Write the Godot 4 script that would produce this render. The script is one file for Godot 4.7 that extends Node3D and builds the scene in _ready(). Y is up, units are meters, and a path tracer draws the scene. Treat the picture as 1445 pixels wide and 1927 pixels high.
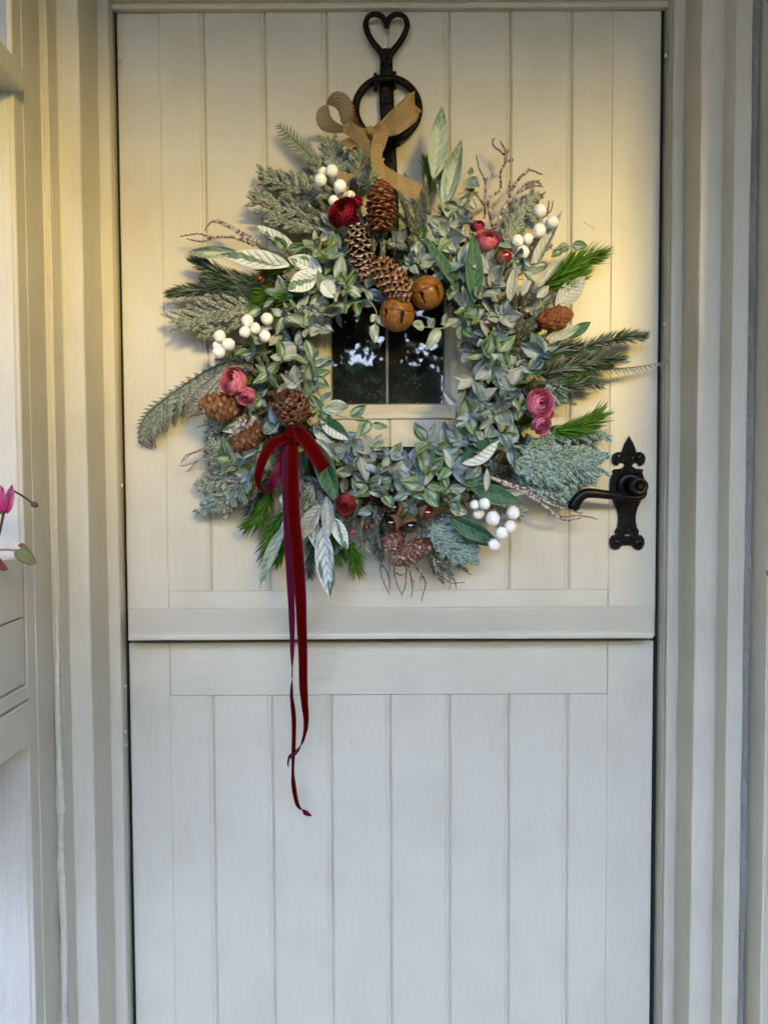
extends Node3D

# A painted stable door in a porch, with a frosted winter wreath hanging on it.

const FOCAL := 1390.0
const EYE := Vector3(0.0, 1.4, 1.112)
const TILT := -2.35
const ROLL := -0.25
const WREATH_Z := 0.0

var cam_basis: Basis
var rng := RandomNumberGenerator.new()
var noise := FastNoiseLite.new()
var M := {}
var wreath: Node3D
var taken := {}

class MB:
	var v := PackedVector3Array()
	var n := PackedVector3Array()
	var c := PackedColorArray()
	var uv := PackedVector2Array()
	var idx := PackedInt32Array()

	func grid(rows: Array, cols: Array = [], tint := Color.WHITE, uvs: Array = [], flip := false) -> void:
		var nr := rows.size()
		var nc: int = rows[0].size()
		var at := v.size()
		for r in nr:
			var a: PackedVector3Array = rows[r]
			var up: PackedVector3Array = rows[mini(r + 1, nr - 1)]
			var dn: PackedVector3Array = rows[maxi(r - 1, 0)]
			for k in nc:
				v.append(a[k])
				var du: Vector3 = a[mini(k + 1, nc - 1)] - a[maxi(k - 1, 0)]
				if a[0].is_equal_approx(a[nc - 1]) and (k == 0 or k == nc - 1) and nc > 3:
					du = a[1] - a[nc - 2]
				var dv: Vector3 = up[k] - dn[k]
				var m := du.cross(dv)
				if m.length_squared() < 1e-20:
					var mid := Vector3.ZERO
					for q in a: mid += q
					mid /= nc
					m = (up[k] - a[k]) if r == nr - 1 else (a[k] - up[k])
					if r == nr - 1: m = a[k] - dn[(k) % nc]
					if m.length_squared() < 1e-20: m = Vector3(0, 0, 1)
					if flip: m = -m
				n.append((-m if flip else m).normalized())
				c.append(cols[r][k] if cols.size() else tint)
				uv.append(uvs[r][k] if uvs.size() else Vector2(k / float(maxi(nc - 1, 1)), r / float(maxi(nr - 1, 1))))
		for r in nr - 1:
			for k in nc - 1:
				var p := at + r * nc + k
				if flip:
					idx.append_array(PackedInt32Array([p, p + 1, p + nc + 1, p, p + nc + 1, p + nc]))
				else:
					idx.append_array(PackedInt32Array([p, p + nc + 1, p + 1, p, p + nc, p + nc + 1]))

	func quad(a: Vector3, b: Vector3, d: Vector3, e: Vector3, tint := Color.WHITE) -> void:
		# a b d e counter-clockwise as seen from outside
		var at := v.size()
		var m := (b - a).cross(e - a)
		if m.length_squared() < 1e-20: m = (d - b).cross(e - b)
		m = m.normalized()
		for p in [a, b, d, e]:
			v.append(p); n.append(m); c.append(tint); uv.append(Vector2.ZERO)
		idx.append_array(PackedInt32Array([at, at + 2, at + 1, at, at + 3, at + 2]))

	func tri(a: Vector3, b: Vector3, d: Vector3, tint := Color.WHITE) -> void:
		var at := v.size()
		var m := (b - a).cross(d - a).normalized()
		for p in [a, b, d]:
			v.append(p); n.append(m); c.append(tint); uv.append(Vector2.ZERO)
		idx.append_array(PackedInt32Array([at, at + 2, at + 1]))

	func box(lo: Vector3, hi: Vector3, b := 0.001, tint := Color.WHITE) -> void:
		# a box with chamfered edges
		var h := (hi - lo) * 0.5
		var o := (hi + lo) * 0.5
		b = minf(b, minf(h.x, minf(h.y, h.z)) * 0.9)
		for ax in 3:
			for s in [-1.0, 1.0]:
				var e1 := Vector3.ZERO
				var e2 := Vector3.ZERO
				var nn := Vector3.ZERO
				nn[ax] = s
				e1[(ax + 1) % 3] = s
				e2[(ax + 2) % 3] = 1.0
				var i1: float = h[(ax + 1) % 3] - b
				var i2: float = h[(ax + 2) % 3] - b
				var p := o + nn * h[ax]
				quad(p - e1 * i1 - e2 * i2, p + e1 * i1 - e2 * i2, p + e1 * i1 + e2 * i2, p - e1 * i1 + e2 * i2, tint)
		for ax in 3:
			var a1 := (ax + 1) % 3
			var a2 := (ax + 2) % 3
			for s1 in [-1.0, 1.0]:
				for s2 in [-1.0, 1.0]:
					var q := []
					for k in [[0, -1.0], [1, -1.0], [1, 1.0], [0, 1.0]]:
						var p := Vector3.ZERO
						p[ax] = k[1] * (h[ax] - b)
						p[a1] = s1 * (h[a1] - (b if k[0] == 1 else 0.0))
						p[a2] = s2 * (h[a2] - (0.0 if k[0] == 1 else b))
						q.append(o + p)
					if s1 * s2 > 0: quad(q[0], q[3], q[2], q[1], tint)
					else: quad(q[0], q[1], q[2], q[3], tint)
		for sx in [-1.0, 1.0]:
			for sy in [-1.0, 1.0]:
				for sz in [-1.0, 1.0]:
					var s := Vector3(sx, sy, sz)
					var a := o + s * (h - Vector3(0, b, b))
					var d := o + s * (h - Vector3(b, 0, b))
					var e := o + s * (h - Vector3(b, b, 0))
					if sx * sy * sz > 0: tri(a, d, e, tint)
					else: tri(a, e, d, tint)

	func tube(path: PackedVector3Array, radii: Array, sides := 8, cols: Array = [], tint := Color.WHITE, flat := Vector2.ONE, up := Vector3(0, 0, 1)) -> void:
		var rows := []
		var cc := []
		var m := path.size()
		var side := Vector3.ZERO
		for i in m:
			var t := (path[mini(i + 1, m - 1)] - path[maxi(i - 1, 0)]).normalized()
			var s := t.cross(up)
			if s.length() < 0.05: s = side if side != Vector3.ZERO else t.cross(Vector3(1, 0, 0))
			s = s.normalized()
			if side != Vector3.ZERO and s.dot(side) < 0: s = -s
			side = s
			var w := s.cross(t)
			var row := PackedVector3Array()
			var cr := []
			var rad: float = radii[mini(i, radii.size() - 1)]
			for k in sides + 1:
				var a := TAU * (k % sides) / sides
				row.append(path[i] + (s * cos(a) * flat.x + w * sin(a) * flat.y) * rad)
				cr.append(cols[i] if cols.size() else tint)
			rows.append(row)
			cc.append(cr)
		# closed ends
		for e in 2:
			var row := PackedVector3Array()
			var cr := []
			var i := 0 if e == 0 else m - 1
			for k in sides + 1:
				row.append(path[i]); cr.append(cols[i] if cols.size() else tint)
			if e == 0: rows.push_front(row); cc.push_front(cr)
			else: rows.append(row); cc.append(cr)
		grid(rows, cc, tint, [], true)

	func ball(o: Vector3, rad: Vector3, nu := 16, nv := 10, tint := Color.WHITE) -> void:
		var rows := []
		for r in nv + 1:
			var th := PI * r / nv
			var row := PackedVector3Array()
			for k in nu + 1:
				var a := TAU * (k % nu) / nu
				row.append(o + Vector3(sin(th) * cos(a), -cos(th), -sin(th) * sin(a)) * rad)
			rows.append(row)
		grid(rows, [], tint)

	func mesh() -> ArrayMesh:
		var a := []
		a.resize(Mesh.ARRAY_MAX)
		a[Mesh.ARRAY_VERTEX] = v
		a[Mesh.ARRAY_NORMAL] = n
		a[Mesh.ARRAY_COLOR] = c
		a[Mesh.ARRAY_TEX_UV] = uv
		a[Mesh.ARRAY_INDEX] = idx
		var m := ArrayMesh.new()
		m.add_surface_from_arrays(Mesh.PRIMITIVE_TRIANGLES, a)
		return m

# ---------------------------------------------------------------- helpers

func at(px: float, py: float, z := 0.0) -> Vector3:
	var d := cam_basis * Vector3((px - 722.5) / FOCAL, -(py - 963.5) / FOCAL, -1.0)
	return EYE + d * ((z - EYE.z) / d.z)

func pxm(z := 0.0) -> float:
	return (EYE.z - z) / FOCAL

func rnd(a: float, b: float) -> float:
	return rng.randf_range(a, b)

func numbered(called: String) -> String:
	var k: int = taken.get(called, 0)
	taken[called] = k + 1
	return called if k == 0 else "%s_%03d" % [called, k]

func tag(o: Node, label := "", category := "", group := "", kind := "") -> void:
	if label: o.set_meta("label", label)
	if category: o.set_meta("category", category)
	if group: o.set_meta("group", group)
	if kind: o.set_meta("kind", kind)

func base(called: String, where: Vector3) -> Node3D:
	var o := Node3D.new()
	o.name = numbered(called)
	add_child(o, true)
	o.position = where
	return o

func node(called: String, parent: Node, xf := Transform3D.IDENTITY) -> Node3D:
	var o := Node3D.new()
	o.name = called
	parent.add_child(o, true)
	o.transform = xf
	return o

func put(called: String, m: Mesh, mat: Material, parent: Node, xf := Transform3D.IDENTITY) -> MeshInstance3D:
	var o := MeshInstance3D.new()
	o.name = called if parent != self else numbered(called)
	o.mesh = m
	o.material_override = mat
	parent.add_child(o, true)
	o.transform = xf
	return o

func shift(o: Vector3) -> Transform3D:
	return Transform3D(Basis.IDENTITY, o)

func mixc(a: Color, b: Color, t: float) -> Color:
	return a.lerp(b, clampf(t, 0.0, 1.0))

func soft(a: float, b: float, x: float) -> float:
	return smoothstep(a, b, x)

func spline(pts: Array, per := 8) -> PackedVector3Array:
	var out := PackedVector3Array()
	var m := pts.size()
	for i in m - 1:
		var p0: Vector3 = pts[maxi(i - 1, 0)]
		var p1: Vector3 = pts[i]
		var p2: Vector3 = pts[i + 1]
		var p3: Vector3 = pts[mini(i + 2, m - 1)]
		for k in per:
			out.append(p1.cubic_interpolate(p2, p0, p3, k / float(per)))
	out.append(pts[m - 1])
	return out

func spline1(vals: Array, per := 8) -> PackedFloat32Array:
	var out := PackedFloat32Array()
	var m := vals.size()
	for i in m - 1:
		for k in per:
			out.append(lerpf(vals[i], vals[i + 1], smoothstep(0.0, 1.0, k / float(per))))
	out.append(vals[m - 1])
	return out

func pixels(list: Array, z0 := 0.0) -> Array:
	# [[px, py, z] ...] -> points
	var out := []
	for p in list: out.append(at(p[0], p[1], p[2] if p.size() > 2 else z0))
	return out

func aim(from: Vector3, to: Vector3, roll := 0.0) -> Transform3D:
	# y runs from base to tip, z faces the viewer
	var y := (to - from).normalized()
	var x := y.cross(Vector3(0, 0, 1))
	if x.length() < 0.01: x = Vector3(1, 0, 0)
	x = x.normalized()
	var z := x.cross(y).normalized()
	var b := Basis(x, y, z)
	if roll: b = b * Basis(Vector3(0, 1, 0), roll)
	return Transform3D(b, from)

func upright(profile: Array, y0: float, y1: float, mb: MB, wobble := 0.0004, seed_at := 0.0, steps := 60) -> void:
	# profile: Array of Vector2(x, z) from left to right as seen by the viewer; corners are eased
	var p := []
	for i in profile.size():
		if i == 0 or i == profile.size() - 1:
			p.append(profile[i])
			continue
		var a: Vector2 = profile[i] - profile[i - 1]
		var b: Vector2 = profile[i + 1] - profile[i]
		var r := minf(0.0014, minf(a.length(), b.length()) * 0.35)
		p.append(profile[i] - a.normalized() * r)
		p.append(profile[i] + b.normalized() * r)
	for i in p.size() - 1:
		var rows := []
		for k in steps + 1:
			var y := lerpf(y0, y1, k / float(steps))
			var row := PackedVector3Array()
			for q in [p[i], p[i + 1]]:
				var wx := noise.get_noise_3d(q.x * 900.0 + seed_at, y * 130.0, q.y * 900.0) * wobble * 2.0
				var wz := noise.get_noise_3d(q.x * 900.0 + 77.0, y * 110.0 + seed_at, q.y * 900.0) * wobble * 2.0
				row.append(Vector3(q.x + wx, y, q.y + wz))
			rows.append(row)
		mb.grid(rows)

func noise_tex(freq: float, octaves: int, seed_n: int, ramp: Array = [], size := 512, kind := FastNoiseLite.TYPE_SIMPLEX_SMOOTH) -> NoiseTexture2D:
	var f := FastNoiseLite.new()
	f.noise_type = kind
	f.seed = seed_n
	f.frequency = freq
	f.fractal_octaves = octaves
	var t := NoiseTexture2D.new()
	t.width = size
	t.height = size
	t.seamless = true
	t.noise = f
	if ramp.size():
		var g := Gradient.new()
		g.offsets = PackedFloat32Array(ramp[0])
		g.colors = PackedColorArray(ramp[1])
		t.color_ramp = g
	return t

func plain(col: Color, rough := 0.7) -> StandardMaterial3D:
	var m := StandardMaterial3D.new()
	m.albedo_color = col.linear_to_srgb()
	m.roughness = rough
	m.cull_mode = BaseMaterial3D.CULL_DISABLED
	return m

func tinted(rough := 0.6, shine := 0.5) -> StandardMaterial3D:
	var m := plain(Color.WHITE, rough)
	m.metallic_specular = shine
	m.vertex_color_use_as_albedo = true
	return m

func paint(col: Color, scale: Vector3, bump: float, seed_n: int, rough := 0.42) -> StandardMaterial3D:
	var m := plain(col, rough)
	m.cull_mode = BaseMaterial3D.CULL_BACK
	m.uv1_triplanar = true
	m.uv1_world_triplanar = true
	m.uv1_scale = scale
	m.albedo_texture = noise_tex(0.012, 5, seed_n + 5, [[0.0, 0.35, 0.6, 1.0], [Color(0.965, 0.963, 0.958), Color(0.986, 0.985, 0.983), Color(0.994, 0.994, 0.993), Color(1, 1, 1)]])
	m.detail_enabled = true
	m.detail_blend_mode = BaseMaterial3D.BLEND_MODE_MUL
	m.detail_uv_layer = BaseMaterial3D.DETAIL_UV_2
	m.uv2_triplanar = true
	m.uv2_world_triplanar = true
	m.uv2_scale = Vector3(1.9, 1.3, 1.9)
	m.detail_albedo = M.grime
	m.heightmap_enabled = true
	m.heightmap_texture = noise_tex(0.03, 5, seed_n)
	m.heightmap_scale = bump
	return m

# ---------------------------------------------------------------- the scene

func _ready() -> void:
	cam_basis = Basis(Vector3(1, 0, 0), deg_to_rad(TILT)) * Basis(Vector3(0, 0, 1), deg_to_rad(ROLL))
	var cam := Camera3D.new()
	cam.name = "camera"
	cam.fov = rad_to_deg(2.0 * atan(963.5 / FOCAL))
	cam.near = 0.02
	cam.far = 400.0
	add_child(cam)
	cam.transform = Transform3D(cam_basis, EYE)
	cam.current = true

	var sky_mat := ProceduralSkyMaterial.new()
	sky_mat.sky_top_color = Color(0.60, 0.675, 0.83)
	sky_mat.sky_horizon_color = Color(0.82, 0.845, 0.92)
	sky_mat.sky_curve = 0.15
	sky_mat.ground_bottom_color = Color(0.30, 0.27, 0.22)
	sky_mat.ground_horizon_color = Color(0.62, 0.60, 0.55)
	sky_mat.sky_energy_multiplier = 1.72
	var sky := Sky.new()
	sky.sky_material = sky_mat
	var env := Environment.new()
	env.background_mode = Environment.BG_SKY
	env.sky = sky
	env.tonemap_mode = Environment.TONE_MAPPER_LINEAR
	env.tonemap_exposure = 10.6
	env.sdfgi_enabled = true
	env.ssao_enabled = true
	env.ssil_enabled = true
	var we := WorldEnvironment.new()
	we.name = "world_environment"
	we.environment = env
	add_child(we)

	var sun := DirectionalLight3D.new()
	sun.name = "sun"
	sun.light_color = Color(1.0, 0.88, 0.52)
	sun.light_energy = 0.168
	sun.light_angular_distance = 10.5
	sun.shadow_enabled = true
	add_child(sun)
	var az := deg_to_rad(24.0)
	var el := deg_to_rad(14.0)
	sun.transform = Transform3D(Basis.looking_at(-Vector3(sin(az) * cos(el), sin(el), cos(az) * cos(el))), Vector3(2, 4, 6))

	rng.seed = 20417
	noise.seed = 11
	noise.frequency = 0.05
	noise.fractal_octaves = 3
	make_materials()
	build_surroundings()
	build_door()
	build_frame()
	build_porch_sides()
	build_handle()
	build_hanger()
	build_wreath()
	build_bells()
	build_burlap()
	build_velvet()
	build_plants()

func make_materials() -> void:
	M.grime = noise_tex(0.010, 6, 91, [[0.0, 0.30, 0.45, 0.7, 1.0], [Color(0.965, 0.96, 0.95), Color(0.985, 0.983, 0.98), Color(0.994, 0.993, 0.992), Color(1, 1, 1), Color(0.985, 0.985, 0.985)]])
	var cream := Color(0.53, 0.482, 0.37)
	M.paint_v = paint(cream, Vector3(44, 2.2, 44), 0.010, 3)
	M.paint_h = paint(cream, Vector3(2.2, 44, 44), 0.012, 8)
	M.paint_frame = paint(cream * 0.98, Vector3(30, 2.4, 30), 0.010, 15, 0.34)
	M.paint_wood = paint(Color(0.53, 0.485, 0.40), Vector3(30, 1.2, 30), 0.07, 21, 0.5)
	M.paint_lump = paint(cream, Vector3(14, 9, 14), 0.16, 31, 0.32)
	M.gap = plain(Color(0.006, 0.0055, 0.005), 0.9)
	M.mortar = paint(Color(0.36, 0.345, 0.30), Vector3(18, 14, 18), 0.3, 41, 0.6)
	var iron := plain(Color(0.0035, 0.0034, 0.0036), 0.36)
	iron.metallic_specular = 0.42
	iron.uv1_triplanar = true
	iron.uv1_world_triplanar = true
	iron.uv1_scale = Vector3(22, 22, 22)
	iron.heightmap_enabled = true
	iron.heightmap_texture = noise_tex(0.02, 2, 51)
	iron.heightmap_scale = 0.4
	M.iron = iron
	var smooth_iron := plain(Color(0.0035, 0.0033, 0.0034), 0.30)
	smooth_iron.metallic_specular = 0.28
	M.smooth_iron = smooth_iron
	var old_iron := plain(Color(0.0065, 0.0048, 0.0036), 0.46)
	old_iron.metallic_specular = 0.26
	old_iron.uv1_triplanar = true
	old_iron.uv1_world_triplanar = true
	old_iron.uv1_scale = Vector3(14, 14, 14)
	old_iron.albedo_texture = noise_tex(0.02, 4, 57, [[0.0, 0.5, 0.72, 1.0], [Color(0.75, 0.75, 0.75), Color(0.9, 0.85, 0.8), Color(1.0, 0.85, 0.7), Color(1.0, 0.8, 0.55)]])
	old_iron.heightmap_enabled = true
	old_iron.heightmap_texture = noise_tex(0.03, 4, 52)
	old_iron.heightmap_scale = 0.05
	M.old_iron = old_iron
	var glass := plain(Color(0.3, 0.32, 0.32, 0.015), 0.02)
	glass.albedo_color.a = 0.015
	glass.transparency = BaseMaterial3D.TRANSPARENCY_ALPHA
	glass.metallic_specular = 0.33
	M.glass = glass
	var lead := plain(Color(0.16, 0.155, 0.145), 0.55)
	lead.metallic = 0.4
	M.lead = lead
	M.leaf = tinted(0.5, 0.34)
	M.leaf.backlight_enabled = true
	M.leaf.backlight = Color(0.22, 0.24, 0.18)
	M.matte = tinted(0.7, 0.25)
	M.gloss = tinted(0.12)
	M.gloss.clearcoat_enabled = true
	M.gloss.clearcoat = 0.7
	M.gloss.clearcoat_roughness = 0.08
	M.rust = tinted(0.36, 0.42)
	M.rust.uv1_triplanar = true
	M.rust.uv1_scale = Vector3(16, 16, 16)
	M.rust.albedo_texture = noise_tex(0.018, 5, 61, [[0.0, 0.3, 0.5, 0.68, 1.0], [Color(0.66, 0.58, 0.5), Color(0.82, 0.77, 0.72), Color(0.92, 0.9, 0.87), Color(1, 0.98, 0.94), Color(1, 1, 0.94)]])
	M.cone = tinted(0.42, 0.34)
	M.petal = tinted(0.55, 0.3)
	M.petal.backlight_enabled = true
	M.petal.backlight = Color(0.3, 0.2, 0.22)
	M.felt = tinted(0.95)
	M.felt.rim_enabled = true
	M.felt.rim = 0.4
	M.velvet = tinted(0.8, 0.12)
	M.velvet.rim_enabled = true
	M.velvet.rim = 0.012
	M.velvet.rim_tint = 0.9
	M.satin = tinted(0.45, 0.25)
	M.burlap = burlap_material()

func burlap_material() -> StandardMaterial3D:
	var s := 256
	var im := Image.create(s, s, false, Image.FORMAT_RGBA8)
	var hm := Image.create(s, s, false, Image.FORMAT_RGBA8)
	var nz := FastNoiseLite.new()
	nz.seed = 5
	nz.frequency = 0.06
	for y in s:
		for x in s:
			var wx := nz.get_noise_2d(0.0, y * 0.5) * 2.5 + nz.get_noise_2d(x * 0.3, y * 0.2) * 2.0
			var a := absf(fposmod((x + wx) / 32.0, 1.0) - 0.5) * 2.0
			var wy := nz.get_noise_2d(x * 0.5, 40.0) * 2.5
			var b := absf(fposmod((y + wy) / 25.6, 1.0) - 0.5) * 2.0
			var along := 1.0 - a
			var across := 1.0 - b
			var solid := along > 0.26 or across > 0.50
			var h := maxf(along * (0.7 + 0.3 * sin(y * PI / 8.0)), across * 0.75)
			var shade := 0.50 + 0.50 * h + nz.get_noise_2d(x * 3.0, y * 1.0) * 0.16
			im.set_pixel(x, y, Color(0.76 * shade, 0.62 * shade, 0.41 * shade, 1.0 if solid else 0.0))
			hm.set_pixel(x, y, Color(h, h, h, 1))
	var m := plain(Color.WHITE, 0.9)
	m.albedo_texture = ImageTexture.create_from_image(im)
	m.transparency = BaseMaterial3D.TRANSPARENCY_ALPHA_SCISSOR
	m.alpha_scissor_threshold = 0.5
	m.heightmap_enabled = true
	m.heightmap_texture = ImageTexture.create_from_image(hm)
	m.heightmap_scale = 0.05
	m.backlight_enabled = true
	m.backlight = Color(0.3, 0.25, 0.18)
	return m

# ---------------------------------------------------------------- surroundings

func build_surroundings() -> void:
	var g := MB.new()
	g.quad(Vector3(-150, 0, 160), Vector3(150, 0, 160), Vector3(150, 0, -60), Vector3(-150, 0, -60))
	var gm := plain(Color(0.22, 0.165, 0.085), 0.9)
	gm.uv1_triplanar = true
	gm.uv1_world_triplanar = true
	gm.uv1_scale = Vector3(0.9, 0.9, 0.9)
	gm.albedo_texture = noise_tex(0.02, 5, 71, [[0.0, 1.0], [Color(0.75, 0.74, 0.7), Color(1, 1, 1)]])
	tag(put("ground", g.mesh(), gm, self), "", "", "", "structure")

	# the hall behind the glass
	var hall := MB.new()
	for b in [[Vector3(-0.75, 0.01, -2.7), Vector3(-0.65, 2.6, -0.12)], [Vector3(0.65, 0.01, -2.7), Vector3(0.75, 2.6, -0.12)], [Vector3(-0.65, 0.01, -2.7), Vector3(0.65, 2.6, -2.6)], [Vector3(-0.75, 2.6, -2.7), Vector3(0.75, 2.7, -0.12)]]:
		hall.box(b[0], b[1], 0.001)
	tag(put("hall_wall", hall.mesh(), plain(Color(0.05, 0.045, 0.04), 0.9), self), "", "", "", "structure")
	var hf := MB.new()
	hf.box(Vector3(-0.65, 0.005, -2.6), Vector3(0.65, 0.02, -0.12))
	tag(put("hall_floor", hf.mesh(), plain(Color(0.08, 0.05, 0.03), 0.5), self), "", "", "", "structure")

	# the house front round the doorway, and the porch roof
	var hw := MB.new()
	hw.box(Vector3(-3.2, 0.0, -0.22), Vector3(-0.52, 3.4, 0.03))
	hw.box(Vector3(0.54, 0.0, -0.22), Vector3(3.2, 3.4, 0.03))
	hw.box(Vector3(-0.52, 2.16, -0.22), Vector3(0.54, 3.4, 0.02))
	tag(put("house_wall", hw.mesh(), plain(Color(0.55, 0.53, 0.47), 0.8), self), "", "", "", "structure")
	var pr := base("porch_roof", Vector3(0, 2.52, 0.6))
	tag(pr, "painted boarded porch roof sheltering the stable door", "porch roof")
	var rb := MB.new()
	rb.box(Vector3(-1.9, 0.0, -0.57), Vector3(2.3, 0.06, 1.62), 0.004)
	put("ceiling", rb.mesh(), plain(Color(0.20, 0.135, 0.065), 0.6), pr)
	var fb := MB.new()
	fb.box(Vector3(-1.92, -0.05, 1.62), Vector3(2.32, 0.08, 1.65), 0.003)
	put("fascia", fb.mesh(), M.paint_h, pr)

	# the garden hedges across the path: a tall one where the low sun stands, a lower one beside it
	for hd in [[Vector3(2.9, 0, 4.5), 2.3, 2.74, "tall clipped green hedge across the path, where the sun stands low", 7000], [Vector3(-2.4, 0, 5.4), 3.0, 3.4, "clipped green hedge with a ragged top across the path from the door", 10500], [Vector3(2.7, 0, 2.0), 1.5, 2.7, "clipped green hedge running along the side of the path where the sun stands", 4500], [Vector3(-2.2, 0, 2.0), 1.5, 3.0, "clipped green hedge running along the shaded side of the path", 4500]]:
		var hb := base("garden_hedge", hd[0])
		tag(hb, hd[3], "hedge")
		var hm := MB.new()
		rng.seed = 99
		for i in hd[4]:
			var p := Vector3(rnd(-hd[1], hd[1]), rnd(0.02, 1.0), rnd(-0.35, 0.35))
			p.y *= hd[2] + 0.08 * noise.get_noise_2d(p.x * 30.0, 4.0)
			leaf_bit(hm, p, rnd(0.05, 0.09), Color(0.035, 0.07, 0.02).lerp(Color(0.09, 0.13, 0.04), rng.randf()))
		tag(put("foliage", hm.mesh(), M.leaf, hb), "", "", "", "stuff")
		var hs := MB.new()
		hs.box(Vector3(-hd[1] + 0.1, 0, -0.25), Vector3(hd[1] - 0.1, hd[2] - (1.0 if hd[2] > 3.2 else 0.15), 0.25), 0.1, Color(0.015, 0.025, 0.01))
		put("branch_core", hs.mesh(), M.matte, hb)
		if hd[1] < 2.0: hb.rotation.y = PI / 2

func leaf_bit(mb: MB, p: Vector3, s: float, col: Color) -> void:
	var d := Vector3(rng.randfn(), rng.randfn(), rng.randfn()).normalized()
	var e := d.cross(Vector3(rng.randfn(), rng.randfn(), rng.randfn())).normalized()
	mb.quad(p - d * s, p + e * s * 0.45, p + d * s, p - e * s * 0.45, col)

# ---------------------------------------------------------------- door and frame

var groove := []
var door_x0: float
var door_x1: float

func board_shape(x0: float, x1: float, y0: float, y1: float, bead: bool, plain_left := false) -> ArrayMesh:
	var mb := MB.new()
	var z := -0.0007
	var pr := [Vector2(x0, z - 0.0034), Vector2(x0 + 0.0022, z)]
	if plain_left: pr = [Vector2(x0 - 0.0006, z - 0.0006), Vector2(x0 + 0.0006, z)]
	if bead:
		pr.append_array([Vector2(x1 - 0.0074, z), Vector2(x1 - 0.0062, z - 0.0013), Vector2(x1 - 0.0050, z - 0.0001), Vector2(x1 - 0.0022, z - 0.0001), Vector2(x1, z - 0.0034)])
	else:
		pr.append_array([Vector2(x1 - 0.0006, z), Vector2(x1 + 0.0006, z - 0.0006)])
	upright(pr, y0, y1, mb, 0.00022, x0 * 50.0, 70)
	# back and ends
	mb.quad(Vector3(x1 - 0.0004, y0, -0.022), Vector3(x0 + 0.0004, y0, -0.022), Vector3(x0 + 0.0004, y1, -0.022), Vector3(x1 - 0.0004, y1, -0.022))
	mb.quad(Vector3(x0 + 0.0004, y0, -0.022), Vector3(x0 + 0.0004, y0, z - 0.003), Vector3(x0 + 0.0004, y1, z - 0.003), Vector3(x0 + 0.0004, y1, -0.022))
	mb.quad(Vector3(x1 - 0.0004, y0, z - 0.003), Vector3(x1 - 0.0004, y0, -0.022), Vector3(x1 - 0.0004, y1, -0.022), Vector3(x1 - 0.0004, y1, z - 0.003))
	mb.quad(Vector3(x0, y0, -0.022), Vector3(x1, y0, -0.022), Vector3(x1, y0, z), Vector3(x0, y0, z))
	mb.quad(Vector3(x0, y1, z), Vector3(x1, y1, z), Vector3(x1, y1, -0.022), Vector3(x0, y1, -0.022))
	return mb.mesh()

func slab(x0: float, x1: float, y0: float, y1: float, z0: float, z1: float, b := 0.0012) -> ArrayMesh:
	var mb := MB.new()
	mb.box(Vector3(x0, y0, z0), Vector3(x1, y1, z1), b)
	return mb.mesh()

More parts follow.
